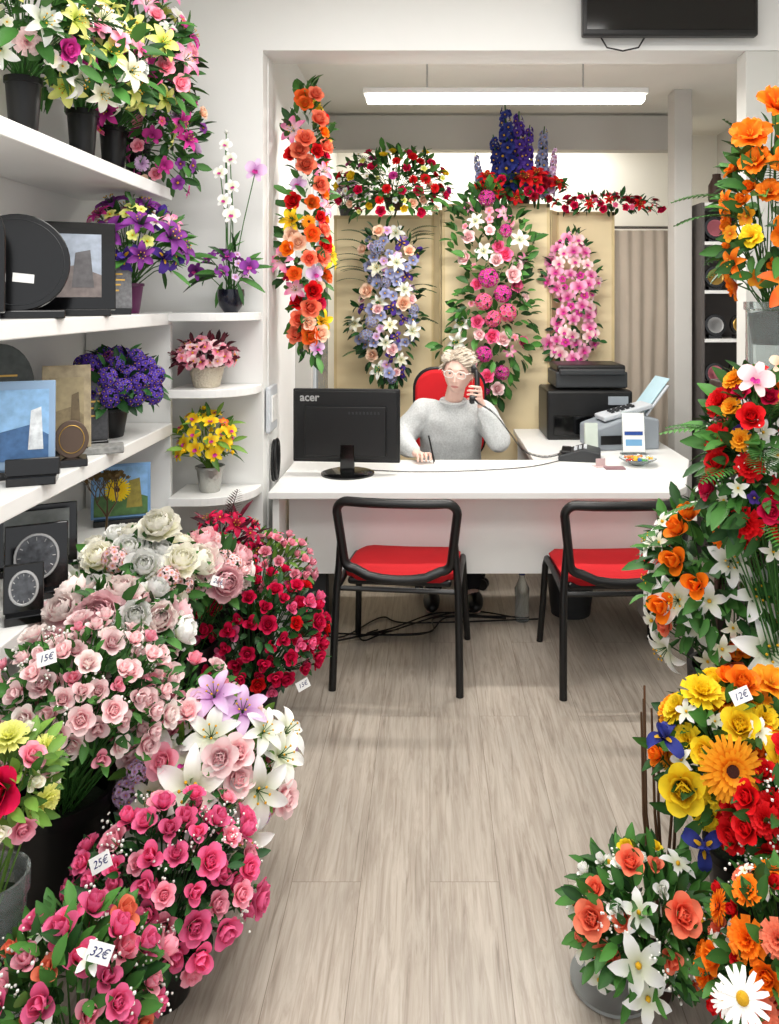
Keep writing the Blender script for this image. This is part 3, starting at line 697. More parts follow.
# ------------------------------------------------------------------ chairs
def visitor_chair(loc,rz,lb):
    c=root('visitor_chair',lb,'chair',loc,rz,'red and black visitor chairs')
    g=MB()
    def rr(wt,wb,zt,zb,y_t,y_b,rad_=.07):
        P=[];cs=[(wt/2,zt,0),( -wt/2,zt,90),(-wb/2,zb,180),(wb/2,zb,270)]
        for (x,z,a0) in cs:
            sx=1 if x>0 else -1; sz=1 if z==zt else -1
            cx=x-sx*rad_; cz=z-sz*rad_
            for k in range(7):
                a=rad(a0+90*k/6); P.append((cx+rad_*cos(a),cz+rad_*sin(a)))
        out=[]
        for i,(x,z) in enumerate(P):
            t=(z-zb)/(zt-zb); out.append((x,y_b+(y_t-y_b)*t-.02*(1-(x/(wt/2))**2),z))
        return out
    lp=rr(.50,.45,.772,.485,-.265,-.23,.045)
    L2=[]
    for i in range(len(lp)):
        a=V(lp[i]);b=V(lp[(i+1)%len(lp)]); L2.append(a)
        if (b-a).length>.12:
            for k in (.17,.33,.5,.67,.83):
                p=a.lerp(b,k)
                if abs(a.z-b.z)<.05:
                    p.y-=.02*(1-(p.x/.25)**2)
                    if p.z<.55: p.z-=.035*(1-(p.x/.21)**2)
                L2.append(p)
    g.tube(L2,.019,10,0,closed=True,flat=1.15); g.obj('backrest_frame',[M_black],c)
    g=MB(); 
    nx,ny=14,14; vs=[];fs=[]
    for j in range(ny+1):
        for i in range(nx+1):
            u=2*i/nx-1; v=2*j/ny-1
            k=(1-abs(u)**5)**.2 if abs(u)<1 else 0; k2=(1-abs(v)**5)**.2 if abs(v)<1 else 0
            x=.238*u*(.86+.14*k2); y=.225*v*(.86+.14*k)+.01
            z=.472-.014*(1-u*u)*(1-v*v)-.022*max(abs(u),abs(v))**6-.02*max(0,v)**2
            vs.append((x,y,z))
    for j in range(ny):
        for i in range(nx): a=j*(nx+1)+i; fs.append((a,a+1,a+nx+2,a+nx+1))
    n0=len(vs); vs+=[(x*.98,y*.98,.425) for x,y,z in vs]
    fs+=[tuple(n0+k for k in reversed(f)) for f in fs[:]]
    per=[i for i in range(nx+1)]+[(j)*(nx+1)+nx for j in range(1,ny+1)]+[ny*(nx+1)+i for i in range(nx-1,-1,-1)]+[j*(nx+1) for j in range(ny-1,0,-1)]
    fs+=[(per[i],n0+per[i],n0+per[(i+1)%len(per)],per[(i+1)%len(per)]) for i in range(len(per))]
    g.add(vs,fs); g.obj('seat_cushion',[M_redfab],c,angle=70)
    g=MB(); g.box((0,.01,.415),(.44,.41,.03)); g.obj('seat_shell',[M_black],c,bevel=.012,smooth=False)
    for sx in (-1,1):
        g=MB(); g.tube([(sx*.262,-.29,0),(sx*.258,-.27,.2),(sx*.253,-.25,.40),(sx*.245,-.24,.5),(sx*.240,-.245,.6)],[.016,.016,.016,.015,.013],10); g.obj('leg',[M_black],c)
        g=MB(); g.tube([(sx*.262,.25,0),(sx*.252,.215,.2),(sx*.246,.19,.38),(sx*.246,.15,.42),(sx*.246,0,.425),(sx*.250,-.24,.41)],.015,10); g.obj('leg',[M_black],c)
    for y in (-.235,.17):
        g=MB(); g.tube([(-.243,y,.40),(.243,y,.40)],.011,8); g.obj('cross_bar',[M_black],c)
    return c
visitor_chair((-.11,3.46,0),rad(-6),'black tube visitor chair with red seat before the desk')
visitor_chair((.785,3.42,0),rad(2),'black tube visitor chair with red seat beside the lilies')

oc=root('office_chair','red upholstered office chair with black base behind the desk','office chair',(.12,4.56,0))
def rpoly(w,h,zc,r,n=8):
    P=[]
    for sx,sz,a0 in [(1,1,0),(-1,1,90),(-1,-1,180),(1,-1,270)]:
        for k in range(n+1): a=rad(a0+90*k/n); P.append((sx*(w/2-r)+r*cos(a),zc+sz*(h/2-r)+r*sin(a)))
    return P[::-1]
g=MB(); g.prism(rpoly(.42,.54,.905,.12),.17,.225); g.obj('backrest',[M_redfab],oc,bevel=.018,seg=3)
g=MB(); g.prism(rpoly(.45,.57,.905,.13),.225,.25); g.obj('back_shell',[M_black],oc,bevel=.008)
g=MB(); g.box((0,-.03,.425),(.47,.42,.08)); g.obj('seat',[M_redfab],oc,bevel=.03,seg=3)
g=MB(); g.tube([(0,0,.38),(0,0,.08)],.028,12); g.box((0,.245,.55),(.06,.02,.4)); g.box((0,.12,.365),(.06,.26,.02)); g.obj('column',[M_black],oc)
g=MB()
for k in range(5):
    a=k*1.257+.3; g.tube([(0,0,.12),(.3*cos(a),.3*sin(a),.075)],[.028,.018],8)
g.obj('star_base',[M_black],oc)
for k in range(5):
    a=k*1.257+.3; g=MB()
    M=Matrix.Translation((.3*cos(a),.3*sin(a),.03))@Matrix.Rotation(a+.6,4,'Z')@Matrix.Rotation(pi/2,4,'X')
    g.lathe([(0,-.022),(.03,-.022),(.03,-.006),(.02,-.004),(.02,.004),(.03,.006),(.03,.022),(0,.022)],16,0,M=M); g.tube([(.3*cos(a),.3*sin(a),.03),(.3*cos(a),.3*sin(a),.07)],.008,6)
    g.obj('caster',[M_black],oc)

# handset + pen
hs=root('telephone_handset','black telephone handset held to the ear','telephone handset',(.232,4.20,1.15))
g=MB(); P=[V((.010,.02,.078)),V((.020,-.002,.052)),V((.022,-.018,0)),V((.012,-.038,-.05)),V((-.002,-.048,-.078))]
g.tube(P,[.012,.0145,.015,.0145,.012],10,flat=1.3); g.obj('grip',[M_black],hs)
for nm,p in (('earpiece',P[0]),('mouthpiece',P[-1])):
    g=MB(); M=Matrix.Translation(p+V((-.004,0,0)))@Matrix.Rotation(pi/2,4,'Y'); g.lathe([(0,-.016),(.020,-.016),(.026,-.008),(.024,.010),(0,.012)],16,0,M=M); g.obj(nm,[M_black],hs)
pen=MB(); pen.tube([(.0,0,0),(.003,.003,.012),(-.025,.03,.14)],[.0012,.0048,.0048],8); pen.obj('pen',[M_black],loc=(.018,4.030,.755),label='dark pen held above the paper',cat='pen')

tp=root('telephone','dark grey desk telephone with a curly cord','telephone',(.80,4.17,.75),rad(-12))
g=MB(); g.prism([(-.11,0),(.11,0),(.11,.05),(.02,.07),(-.11,.028)],-.085,.085); g.obj('base',[M_dgrey],tp,bevel=.008,smooth=False)
g=MB()
for i in range(3):
    for j in range(4): g.box((-.02+i*.025,-.05+j*.027,.062+(-.02+i*.025)*.25),(.017,.017,.008))
g.obj('keypad',[M_lgrey],tp,smooth=False)
g=MB(); g.box((-.07,0,.048),(.05,.15,.012)); g.obj('cradle',[M_black],tp,bevel=.004,smooth=False)
ctl=[(.69,4.17,.775),(.60,4.16,.765),(.50,4.15,.80),(.42,4.13,.90),(.34,4.13,1.0),(.25,4.13,1.06),(.235,4.155,1.085)]
def bez(c,t):
    n=len(c)-1; x=t*n; i=min(int(x),n-1); f=x-i; p0=V(c[max(i-1,0)]);p1=V(c[i]);p2=V(c[i+1]);p3=V(c[min(i+2,n)])
    return .5*((2*p1)+(p2-p0)*f+(2*p0-5*p1+4*p2-p3)*f*f+(3*p1-p0-3*p2+p3)*f**3)
P=[]
for k in range(900):
    t=k/899; p=bez(ctl,t); a=k*.62; P.append(p+V((0,cos(a)*.006,sin(a)*.006)))
g=MB(); g.tube([Matrix.Rotation(rad(12),4,'Z')@(p-V((.80,4.17,.75))) for p in P],.0018,4); g.obj('cord',[M_black],tp)

pn=root('printer','black laser printer with stepped top on the desk return','printer',(.97,4.92,.75))
g=MB(); g.box((0,0,.15),(.52,.38,.30)); g.obj('body',[M_black],pn,bevel=.015,smooth=False)
g=MB(); g.box((.02,.02,.36),(.44,.34,.10)); g.box((.02,-.16,.41),(.40,.03,.04)); g.obj('scanner',[M_dgrey],pn,bevel=.01,smooth=False)
g=MB(); g.box((.02,.02,.43),(.42,.33,.045)); g.obj('lid',[M_black],pn,bevel=.015,smooth=False)
g=MB(); g.box((-.03,-.192,.09),(.38,.01,.12)); g.obj('paper_drawer',[M_blackg],pn,bevel=.004,smooth=False)
g=MB(); g.box((.17,-.195,.24),(.12,.012,.05)); g.obj('control_panel',[M_grey],pn,smooth=False)
fx=root('fax_machine','grey fax machine with an angled paper tray','fax machine',(1.10,4.55,.75),rad(8))
g=MB(); g.prism([(-.19,0),(.19,0),(.19,.17),(.05,.20),(-.19,.12)],-.14,.14); g.obj('body',[M_grey],fx,bevel=.012,smooth=False)
g=MB(); g.box((.02,-.02,.205),(.30,.16,.03),rot=(0,rad(-14),0)); g.obj('control_panel',[M_lgrey],fx,bevel=.008,smooth=False)
g=MB()
for i in range(5):
    for j in range(3): g.box((-.06+i*.03,-.06+j*.03,.208+i*.0075),(.018,.018,.012),rot=(0,rad(-14),0))
g.obj('buttons',[M_dgrey],fx,smooth=False)
g=MB(); g.box((.20,.02,.27),(.012,.22,.22),rot=(0,rad(38),0)); g.obj('paper_tray',[M_lgrey],fx,bevel=.004,smooth=False)
g=MB(); g.box((.205,.02,.30),(.003,.19,.24),rot=(0,rad(38),0)); g.obj('paper_sheet',[mat('paper_bluish',(.72,.84,.88),.6)],fx,smooth=False)
g=MB(); g.box((-.06,-.143,.06),(.2,.006,.05)); g.obj('paper_slot',[M_black],fx,smooth=False)
ls=root('leaflet_holder','clear upright holder with a blue and white card','leaflet holder',(1.115,4.28,.75))
g=MB(); g.box((0,0,.12),(.13,.004,.24),rot=(rad(-8),0,0)); g.box((0,-.01,.004),(.13,.08,.008)); g.obj('stand',[M_glass],ls,smooth=False)
g=MB(); g.box((0,-.006,.125),(.12,.002,.21),rot=(rad(-8),0,0)); g.obj('card',[M_paper],ls,smooth=False)
g=MB(); g.box((0,.006,.195),(.118,.002,.06),1,rot=(rad(-8),0,0)); g.box((0,-.0085,.12),(.10,.002,.02),1,rot=(rad(-8),0,0)); g.box((0,-.014,.07),(.09,.002,.035),0,rot=(rad(-8),0,0)); g.obj('print',[mat('print_lightblue',(.45,.66,.82),.6),mat('print_blue',(.12,.28,.58),.6)],ls,smooth=False)
g=MB(); g.box((0,0,.08),(.07,.03,.16),rot=(rad(-6),0,0)); g.obj('card_box',[mat('pale_green_card',(.80,.84,.80),.6)],loc=(.90,4.36,.752),smooth=False,label='small pale card box standing on the desk',cat='box')
cd=MB(); cd.lathe([(.03,0),(.035,.004),(.075,.022),(.095,.035),(.092,.038),(.07,.026),(.03,.010),(0,.008)],28)
cd.obj('candy_dish',[M_glass],loc=(1.07,4.02,.75),label='shallow glass dish of wrapped sweets on the desk',cat='dish')
cols=[(.85,.15,.15),(.95,.75,.15),(.2,.45,.8),(.9,.5,.2),(.3,.65,.3),(.9,.9,.85)]
for i in range(14):
    a=i*2.4; r=.055*math.sqrt(i/14); g=MB(); g.ball((0,0,0),.011,0,8,6,(1.3,.9,.8))
    for sx in (-1,1): g.lathe([(.002,0),(.009,.010)],6,0,M=Matrix.Translation((sx*.012,0,0))@Matrix.Rotation(sx*pi/2,4,'Y'))
    o=g.obj('wrapped_candy',[mat('candy%d'%(i%6),cols[i%6],.3)],loc=(1.07+r*cos(a),4.02+r*sin(a),.781+.006*(i%2)),rot=(0,0,a),label='small wrapped sweet in a foil twist',cat='candy'); o['group']='wrapped sweets in the dish'
g=MB(); g.box((0,0,.001),(.21,.15,.002)); g.obj('paper_sheet',[mat('paper_grey',(.80,.83,.85),.6)],loc=(.14,3.98,.751),rot=(0,0,.05),smooth=False,label='sheet of paper lying in front of the person',cat='paper')
g=MB(); g.box((0,0,.001),(.07,.05,.002)); g.box((0,0,.02),(.05,.004,.04)); g.obj('name_card',[mat('pinkish_card',(.82,.72,.72),.6)],loc=(.87,3.98,.751),rot=(0,0,.2),smooth=False,label='small card standing beside the telephone',cat='card')
g=MB(); g.box((0,0,.003),(.10,.06,.006)); g.obj('notepad',[mat('pad',(.55,.42,.44),.6)],loc=(.93,3.93,.751),smooth=False,label='small dark notepad lying on the desk',cat='notepad')
g=MB(); g.tube([bez([(-.33,3.88,.756),(-.1,3.84,.755),(.2,3.86,.755),(.5,3.95,.755),(.70,4.12,.756)],k/60) for k in range(61)],.0025,5); g.obj('power_cable',[M_black],label='thin black cable running across the desktop',cat='cable')
R.seed(9)
for i in range(5):
    c=[(-.55+i*.1,3.75,.006),(-.4+R.uniform(-.2,.2),3.7+R.uniform(-.1,.15),.006),(-.1+R.uniform(-.2,.2),3.75+R.uniform(-.05,.2),.006),(.1+R.uniform(-.2,.3),3.8+R.uniform(-.1,.2),.006),(.4+R.uniform(-.2,.2),3.9,.006)]
    g=MB(); g.tube([bez(c,k/50)+V((0,0,.003*i)) for k in range(51)],.004,6); o=g.obj('floor_cable',[M_black],label='black cable trailing on the floor under the desk',cat='cable'); o['group']='cables under the desk'
g=MB(); g.box((0,0,.21),(.16,.4,.42)); g.box((0,-.201,.21),(.13,.004,.36),1); g.obj('computer_tower',[M_black,M_dgrey],loc=(-.56,3.90,0),bevel=.006,smooth=False,label='black computer tower standing under the desk',cat='computer')
g=MB(); g.lathe([(.10,0),(.13,.28),(.135,.28),(.135,.29),(.125,.29),(.10,.02),(0,.02)],24); g.obj('waste_bin',[M_dgrey],loc=(.72,4.0,0),label='grey plastic waste bin on the floor under the desk',cat='bin')
g=MB(); g.lathe([(.035,0),(.037,.02),(.035,.1),(.037,.16),(.014,.21),(.014,.23)],18); b=g.obj('water_bottle',[M_glass],loc=(.46,3.9,0),label='clear plastic water bottle on the floor',cat='bottle')
g=MB(); g.lathe([(.016,.228),(.016,.245),(0,.246)],12); g.obj('cap',[M_ink],b)

# ------------------------------------------------------------------ partition + curtain
M_beige=mat('beige_partition',(.90,.83,.67),.7,var=.02)
M_beige2=mat('beige_partition_edge',(.83,.75,.57),.7)
pt=root('partition_screen','beige folding partition screen with hung funeral sprays','partition',(0,5.35,0))
def panel(x0,y0,x1,y1,z):
    g=MB(); a=V((x0,y0,0)); b=V((x1,y1,0)); d=(b-a); L=d.length; ang=math.atan2(d.y,d.x)
    g.box((L/2,0,z/2),(L,.025,z)); g.box((L/2,0,z-.01),(L+.004,.03,.025),1); g.box((.01,0,z/2),(.02,.03,z),1); g.box((L-.01,0,z/2),(.02,.03,z),1)
    g.obj('panel',[M_beige,M_beige2],pt,(x0,y0-5.35,0),(0,0,ang),smooth=False)
panel(-.66,5.38,.03,5.36,2.18); panel(.03,5.36,.08,5.22,2.2); panel(.08,5.22,.80,5.22,2.24); panel(.80,5.22,.86,5.34,2.2); panel(.86,5.34,1.26,5.34,2.2)
cu=root('curtain','pleated grey-beige curtain hanging from a rod','curtain',(1.43,5.38,0))
g=MB(); nx=72; vs=[];fs=[]
for j in range(13):
    z=.05+2.03*j/12
    for i in range(nx+1):
        u=i/nx; vs.append((-.22+.44*u+.004*sin(j*.7+u*9),.008*sin(u*2*pi*5.3+.5*sin(j*.5))+.005*sin(j*.6+u*13),z))
for j in range(12):
    for i in range(nx): a=j*(nx+1)+i; fs.append((a,a+1,a+nx+2,a+nx+1))
g.add(vs,fs); g.obj('fabric',[mat('curtain_fabric',(.74,.69,.63),.9,var=.03)],cu,angle=0)
g=MB(); g.tube([(-.23,0,2.10),(.23,0,2.10)],.01,8); g.obj('rod',[M_chrome],cu)

M_wood=mat('shelf_grey_wood',(.34,.32,.31),.6)
sh=root('display_shelf','grey open shelving holding round black memorial plaques','shelf',(1.93,4.95,0))
g=MB(); g.box((0,.14,1.1),(.5,.02,2.2)); g.obj('back_board',[M_wood],sh,smooth=False)
for x in (-.25,.25):
    g=MB(); g.box((x,0,1.1),(.02,.3,2.2)); g.obj('side_board',[M_wood],sh,smooth=False)
for z in (.4,.75,1.05,1.35,1.65,1.95,2.19):
    g=MB(); g.box((0,0,z),(.48,.3,.02)); g.obj('shelf_board',[M_white],sh,smooth=False)
M_gran=mat('black_granite',(.04,.04,.045),.15,var=.4,scale=120)
M_gold=mat('gold_print',(.75,.60,.30),.35,metal=.6)
for z in (.76,1.06,1.36,1.66,1.96):
    for x in (1.78,1.94,2.09):
        rr_=R.uniform(.068,.084); g=MB(); M=Matrix.Translation((0,0,rr_+.012))@Matrix.Rotation(rad(80),4,'X'); g.lathe([(0,-.01),(rr_*.95,-.01),(rr_,0),(rr_*.95,.01),(0,.01)],24,0,M=M); g.box((0,.02,.012),(.08,.05,.024)); g.lathe([(rr_*.62,.0102),(rr_*.67,.013),(rr_*.72,.0102)],20,1,M=M)
        o=g.obj('round_plaque',[M_gran,R.choice([M_gold,mat('pink_print',(.8,.45,.5),.5),M_silver])],loc=(x,4.87,z),label='round black granite memorial plaque on the rear shelf',cat='plaque'); o['group']='round plaques on the rear shelf'
for x,z,r in [(1.80,2.2,.05),(1.95,2.2,.05)]:
    g=MB(); g.lathe([(r*.7,0),(r,.03),(r,.12),(r*.5,.17),(r*.5,.19)],16); o=g.obj('urn',[POTM['brown'] if x<1.9 else POTM['silver']],loc=(x,4.9,z),label='small funerary urn on top of the rear shelf',cat='urn')

# ------------------------------------------------------------------ sprays at the back
FF=(0,-1,.15)
bouquet('funeral_spray','mixed red, yellow and white spray on the partition top','flower arrangement',(-.24,5.20,2.20),(-.24,5.10,2.35),(.35,.15,.23),
 [('rose','crimson',.036,16),('rose','yellow',.032,9),('carnation','magenta',.032,8),('blossom','white',.024,16),('carnation','red',.032,12),('rose','peach',.032,6),('blossom','palelemon',.022,10)],pk='brown',pr=.07,ph=.08,nl=330,ll=.08,seed=21,ferns=22,fernL=.2,zmin=-.8)
bouquet('funeral_spray','blue-violet and white lily spray hung on the partition','flower arrangement',(-.28,5.33,1.05),(-.28,5.20,1.58),(.24,.12,.53),
 [('lily','white',.058,7),('lily','cream',.055,4),('rose','peach',.05,6),('blossom','bluegrey',.042,24),('iris','violet',.045,9),('rose','lightpink',.036,5),('blossom','mauve',.033,12),('blossom_cluster','bluegrey',.05,7)],pk=None,face=FF,nl=260,ll=.07,seed=22,ferns=22,lm=LD,fernL=.17,stems=False,ff_=.92)
bouquet('funeral_spray','tall pink and magenta spray with glossy green leaves','flower arrangement',(.40,5.17,1.0),(.40,5.06,1.64),(.31,.12,.68),
 [('rose','hotpink',.044,8),('blossom_cluster','magenta',.055,5),('rose','lightpink',.046,10),('lily','white',.055,5),('lily','pinklily',.05,4),('blossom','pink',.028,10)],pk=None,face=FF,nl=480,ll=.085,seed=23,lm=LG,stems=False,ff_=.74,lw=.5,
 exp=[('blossom_cluster','hotpink',.075,(-.06,-.12,-.05),(-.2,-1,.1)),('blossom_cluster','magenta',.075,(.06,-.12,.0),(.2,-1,.1)),('blossom_cluster','hotpink',.07,(.0,-.12,-.16),(0,-1,0)),('blossom_cluster','magenta',.07,(-.03,-.12,.10),(0,-1,.2)),('blossom_cluster','hotpink',.065,(.09,-.11,-.12),(.3,-1,0)),('rose','lightpink',.05,(.12,-.11,.12),(.3,-1,0))])
bouquet('funeral_spray','pink orchid spray hung on the beige screen','flower arrangement',(.95,5.30,1.15),(.95,5.20,1.60),(.19,.09,.46),
 [('orchid_bloom','orchidpink',.052,26),('orchid_bloom','lightpink',.05,16),('blossom','magenta',.028,10)],pk=None,face=FF,nl=130,ll=.065,seed=24,lm=LD,stems=False,up=0,ff_=.9)
bouquet('vase_bouquet','tall dark blue delphiniums with white buds and red lilies','flower arrangement',(.62,5.36,2.2),(.58,5.14,2.32),(.28,.12,.12),
 [('lily','red',.06,9),('rose','crimson',.035,8),('carnation','darkred',.03,8)],pk='black',pr=.07,ph=.1,nl=170,ll=.08,seed=25,lm=LD,zmin=-.5,ferns=6,
 exp=[('delphinium_spike','blue',.21,(-.06,.0,.06),(-.05,0,1)),('delphinium_spike','violet',.17,(.05,.02,.06),(.08,0,1)),('delphinium_spike','blue',.16,(-.11,.02,.02),(-.15,0,1)),('delphinium_spike','bluegrey',.16,(.14,.0,.0),(.08,0,1)),('delphinium_spike','mauve',.13,(.21,.02,.0),(.14,0,1)),('delphinium_spike','bluegrey',.11,(-.24,.02,.0),(-.15,0,1)),('delphinium_spike','violet',.19,(.0,.03,.06),(.02,0,1)),('delphinium_spike','blue',.13,(.17,.03,.03),(.02,0,1))])
bouquet('flower_garland','trailing red flower garland lying on top of the screen','flower arrangement',(1.20,5.30,2.20),(1.20,5.25,2.24),(.34,.07,.06),
 [('rose','crimson',.03,12),('lily','red',.04,7),('carnation','darkred',.028,10),('blossom','hotpink',.02,8)],pk=None,nl=130,ll=.06,seed=26,lm=LD,zmin=-.6,stems=False)
bouquet('flower_bunch','small pale lilac flower bunch on the screen top','flower arrangement',(-.58,5.36,2.18),(-.56,5.32,2.29),(.12,.08,.10),
 [('blossom_cluster','mauve',.045,6),('blossom','lightpink',.025,10)],pk='grey',pr=.05,ph=.06,nl=50,ll=.06,seed=27)
bouquet('funeral_spray','long hanging spray of orange and red roses by the door','flower arrangement',(-.68,3.80,1.35),(-.615,3.80,1.97),(.12,.15,.65),
 [('rose','coral',.048,14),('rose','red',.042,9),('lily','yellow',.065,4),('lily','pinklily',.062,5),('gerbera','amber',.045,3),('carnation','crimson',.038,6),('rose','peach',.04,6),('rose','sunset',.046,7),('rose','orange',.036,5),('orchid_bloom','mauve',.05,3)],pk=None,face=(.6,-.8,.1),nl=300,ll=.075,seed=28,lm=LG,stems=False,ff_=.95)

# ------------------------------------------------------------------ shelf bouquets
T=2.07
bouquet('vase_bouquet','white and green lilies in a black vase on the shelf','flower arrangement',(-1.23,2.36,T),(-1.20,2.34,2.42),(.15,.19,.19),
 [('lily','white',.065,9),('lily','palelemon',.06,6),('rose','magenta',.035,5),('blossom','cream',.025,14),('carnation','lightpink',.035,5)],pk='black',pr=.052,ph=.20,nl=220,ll=.09,seed=31,ferns=8,zmin=-.7)
bouquet('vase_bouquet','yellow and cream lilies in a black vase on the shelf','flower arrangement',(-1.23,2.76,T),(-1.18,2.70,2.42),(.17,.19,.19),
 [('lily','palelemon',.070,13),('lily','cream',.065,9),('orchid_bloom','magenta',.045,7),('carnation','white',.035,6),('orchid_bloom','pink',.04,4)],pk='black',pr=.052,ph=.20,nl=200,ll=.09,seed=32,zmin=-.7)
bouquet('vase_bouquet','pink and magenta lilies in a black vase on the shelf','flower arrangement',(-1.23,3.03,T),(-1.13,3.00,2.50),(.20,.20,.30),
 [('lily','magenta',.06,8),('lily','pinklily',.058,8),('rose','pink',.04,10),('lily','palelemon',.058,8),('blossom_cluster','lightpink',.045,5),('orchid_bloom','white',.045,9),('blossom','hotpink',.025,10)],pk='black',pr=.052,ph=.20,nl=290,ll=.08,seed=33,lm=LG,zmin=-.8)
bouquet('vase_bouquet','mauve orchids and mixed blooms spilling over the shelf end','flower arrangement',(-1.20,3.20,T),(-1.08,3.18,2.28),(.14,.14,.28),
 [('orchid_bloom','magenta',.04,10),('blossom','purple',.03,12),('rose','peach',.03,6),('rose','pink',.03,6),('carnation','mauve',.035,6),('lily','magenta',.05,3)],pk='black',pr=.055,ph=.18,nl=170,ll=.075,seed=34,zmin=-.8)
bouquet('potted_bouquet','purple and white lilies in a dark pot beside the plaques','flower arrangement',(-1.2,3.10,1.546),(-1.15,3.05,1.79),(.17,.18,.18),
 [('lily','purple',.062,10),('lily','pinklily',.055,5),('iris','violet',.05,6),('orchid_bloom','white',.04,5),('blossom','palelemon',.025,8),('lily','magenta',.055,3)],pk='purple',pr=.06,ph=.12,nl=110,ll=.11,seed=35,lw=.22)
bouquet('potted_orchid','white orchid with purple blooms in a glossy dark pot','orchid',(-.86,3.37,1.546),(-.87,3.33,1.72),(.09,.06,.10),
 [('orchid_bloom','purple',.04,5),('blossom','mauve',.02,6)],pk='blue',pr=.058,ph=.10,pshape='bowl',nl=28,ll=.13,seed=36,lw=.2,lm=LG,
 exp=[('orchid_bloom','white',.04,(.0,-.03,.30),(0,-1,.2)),('orchid_bloom','white',.04,(.03,-.02,.36),(.2,-1,.2)),('orchid_bloom','white',.038,(-.02,-.02,.42),(-.2,-1,.2)),('orchid_bloom','white',.034,(.02,-.01,.48),(.1,-1,.2)),('orchid_bloom','white',.03,(.0,-.01,.54),(0,-1,.3)),('rosebud','white',.014,(.0,0,.59),(0,-.3,1)),
  ('orchid_bloom','white',.036,(.03,-.03,.24),(.1,-1,.2)),('orchid_bloom','mauve',.045,(.13,-.02,.43),(.2,-1,.1)),('orchid_bloom','purple',.045,(.11,-.05,.02),(.2,-1,.1)),('orchid_bloom','purple',.04,(-.12,-.03,.0),(-.2,-1,.1))])
bouquet('potted_violets','purple violets with dark leaves in a black pot','potted plant',(-1.22,2.97,1.08),(-1.2,2.95,1.27),(.15,.15,.12),
 [('blossom_cluster','violet',.042,32),('blossom_cluster','purple',.035,6)],pk='black',pr=.07,ph=.11,nl=200,ll=.07,seed=37,lm=LD,jit=.4)
bouquet('azalea_basket','pink azalea in a white woven basket','potted plant',(-.965,3.37,1.225),(-.965,3.35,1.36),(.12,.10,.07),
 [('blossom','pink',.030,24),('blossom','lightpink',.028,14)],pk='basket',pr=.075,ph=.09,nl=130,ll=.05,seed=38,lm=LR)
bouquet('potted_orchid','small yellow orchids in a ribbed silver cup','orchid',(-.95,3.37,.775),(-.96,3.34,.99),(.11,.09,.13),
 [('orchid_bloom','yellow',.034,18),('rosebud','yellow',.014,8),('orchid_bloom','sunset',.025,3)],pk='silver',pr=.06,ph=.11,nl=60,ll=.08,seed=39,lm=LL,lw=.3)

def slab(name,lb,cat,loc,rz,w,h,t,m,extra=None,tilt=-8,basem=None,shape=None):
    rt=root(name,lb,cat,loc,rz)
    g=MB(); g.box((0,0,.012),(w*.9,.09,.024)); g.obj('base',[basem or M_gran],rt,bevel=.003,smooth=False)
    M=Matrix.Translation((0,0,.02))@Matrix.Rotation(rad(tilt),4,'X')
    if shape=='disc': poly=[(w/2*sin(a),h/2-h/2*cos(a)) for a in [2*pi*k/40 for k in range(40)]]
    elif shape=='arch': poly=[(-w/2,0),(w/2,0)]+[(w/2*cos(a),h*.62+h*.38*sin(a)) for a in [pi*k/16 for k in range(17)]]
    else: poly=[(-w/2,0),(w/2,0),(w/2,h),(-w/2,h)]
    g=MB(); g.prism(poly,-t/2,t/2,0,M); g.obj('slab',[m],rt,bevel=.003,smooth=False)
    if extra: extra(rt,M,w,h,t)
    return rt
def photo_ex(c1,c2,c3,fr=.8):
    def f(rt,M,w,h,t):
        g=MB(); k=fr/2
        g.prism([(-w*k,h*(.5-k)),(w*k,h*(.5-k)),(w*k,h*(.5+k)),(-w*k,h*(.5+k))],-t/2-.002,-t/2,0,M)
        g.prism([(-w*k,h*(.5-k)),(w*k,h*(.5-k)),(w*k,h*(.5-k*.3)),(w*.1,h*.5),(-w*k,h*(.5-k*.2))],-t/2-.003,-t/2-.002,1,M)
        g.prism([(w*k*.2,h*(.5-k*.7)),(w*k*.8,h*(.5-k*.7)),(w*k*.7,h*(.5+k*.5)),(w*k*.3,h*(.5+k*.4))],-t/2-.004,-t/2-.003,2,M)
        g.obj('engraved_picture',[mat('pic%.2f%.2f'%(c1[0],c1[2]),c1,.4,var=.2,scale=30),mat('picb%.2f%.2f'%(c2[0],c2[2]),c2,.5,var=.3,scale=40),mat('picc%.2f%.2f'%(c3[0],c3[2]),c3,.5,var=.3,scale=40)],rt,smooth=False)
    return f
def ring_ex(rt,M,w,h,t):
    g=MB(); P=[M@V((w*.36*sin(a),-t/2-.001,h/2-h*.36*cos(a))) for a in [2*pi*k/36 for k in range(36)]]; g.tube(P,.0014,5,closed=True); g.obj('gold_ring',[M_gold],rt)
def plain_ex(rt,M,w,h,t):
    g=MB()
    for i,(wd,zz) in enumerate([(.5,.70),(.62,.58),(.4,.48),(.3,.36)]): g.prism([(-w*wd/2,h*zz),(w*wd/2,h*zz),(w*wd/2,h*zz+.006),(-w*wd/2,h*zz+.006)],-t/2-.0015,-t/2,0,M)
    g.obj('engraved_lines',[M_gold],rt,smooth=False)
def label_ex(rt,M,w,h,t):
    g=MB(); g.prism([(-w*.05,h*.30),(w*.15,h*.28),(w*.155,h*.37),(-w*.045,h*.39)],-t/2-.003,-t/2-.001,0,M); g.obj('price_tag',[M_paper],rt,smooth=False)
    g=MB(); P=[M@V((w*.44*sin(a),-t/2-.001,h/2-h*.44*cos(a))) for a in [2*pi*k/36 for k in range(36)]]; g.tube(P,.0010,5,closed=True); g.obj('engraved_ring',[M_dgrey],rt)
Z=1.546
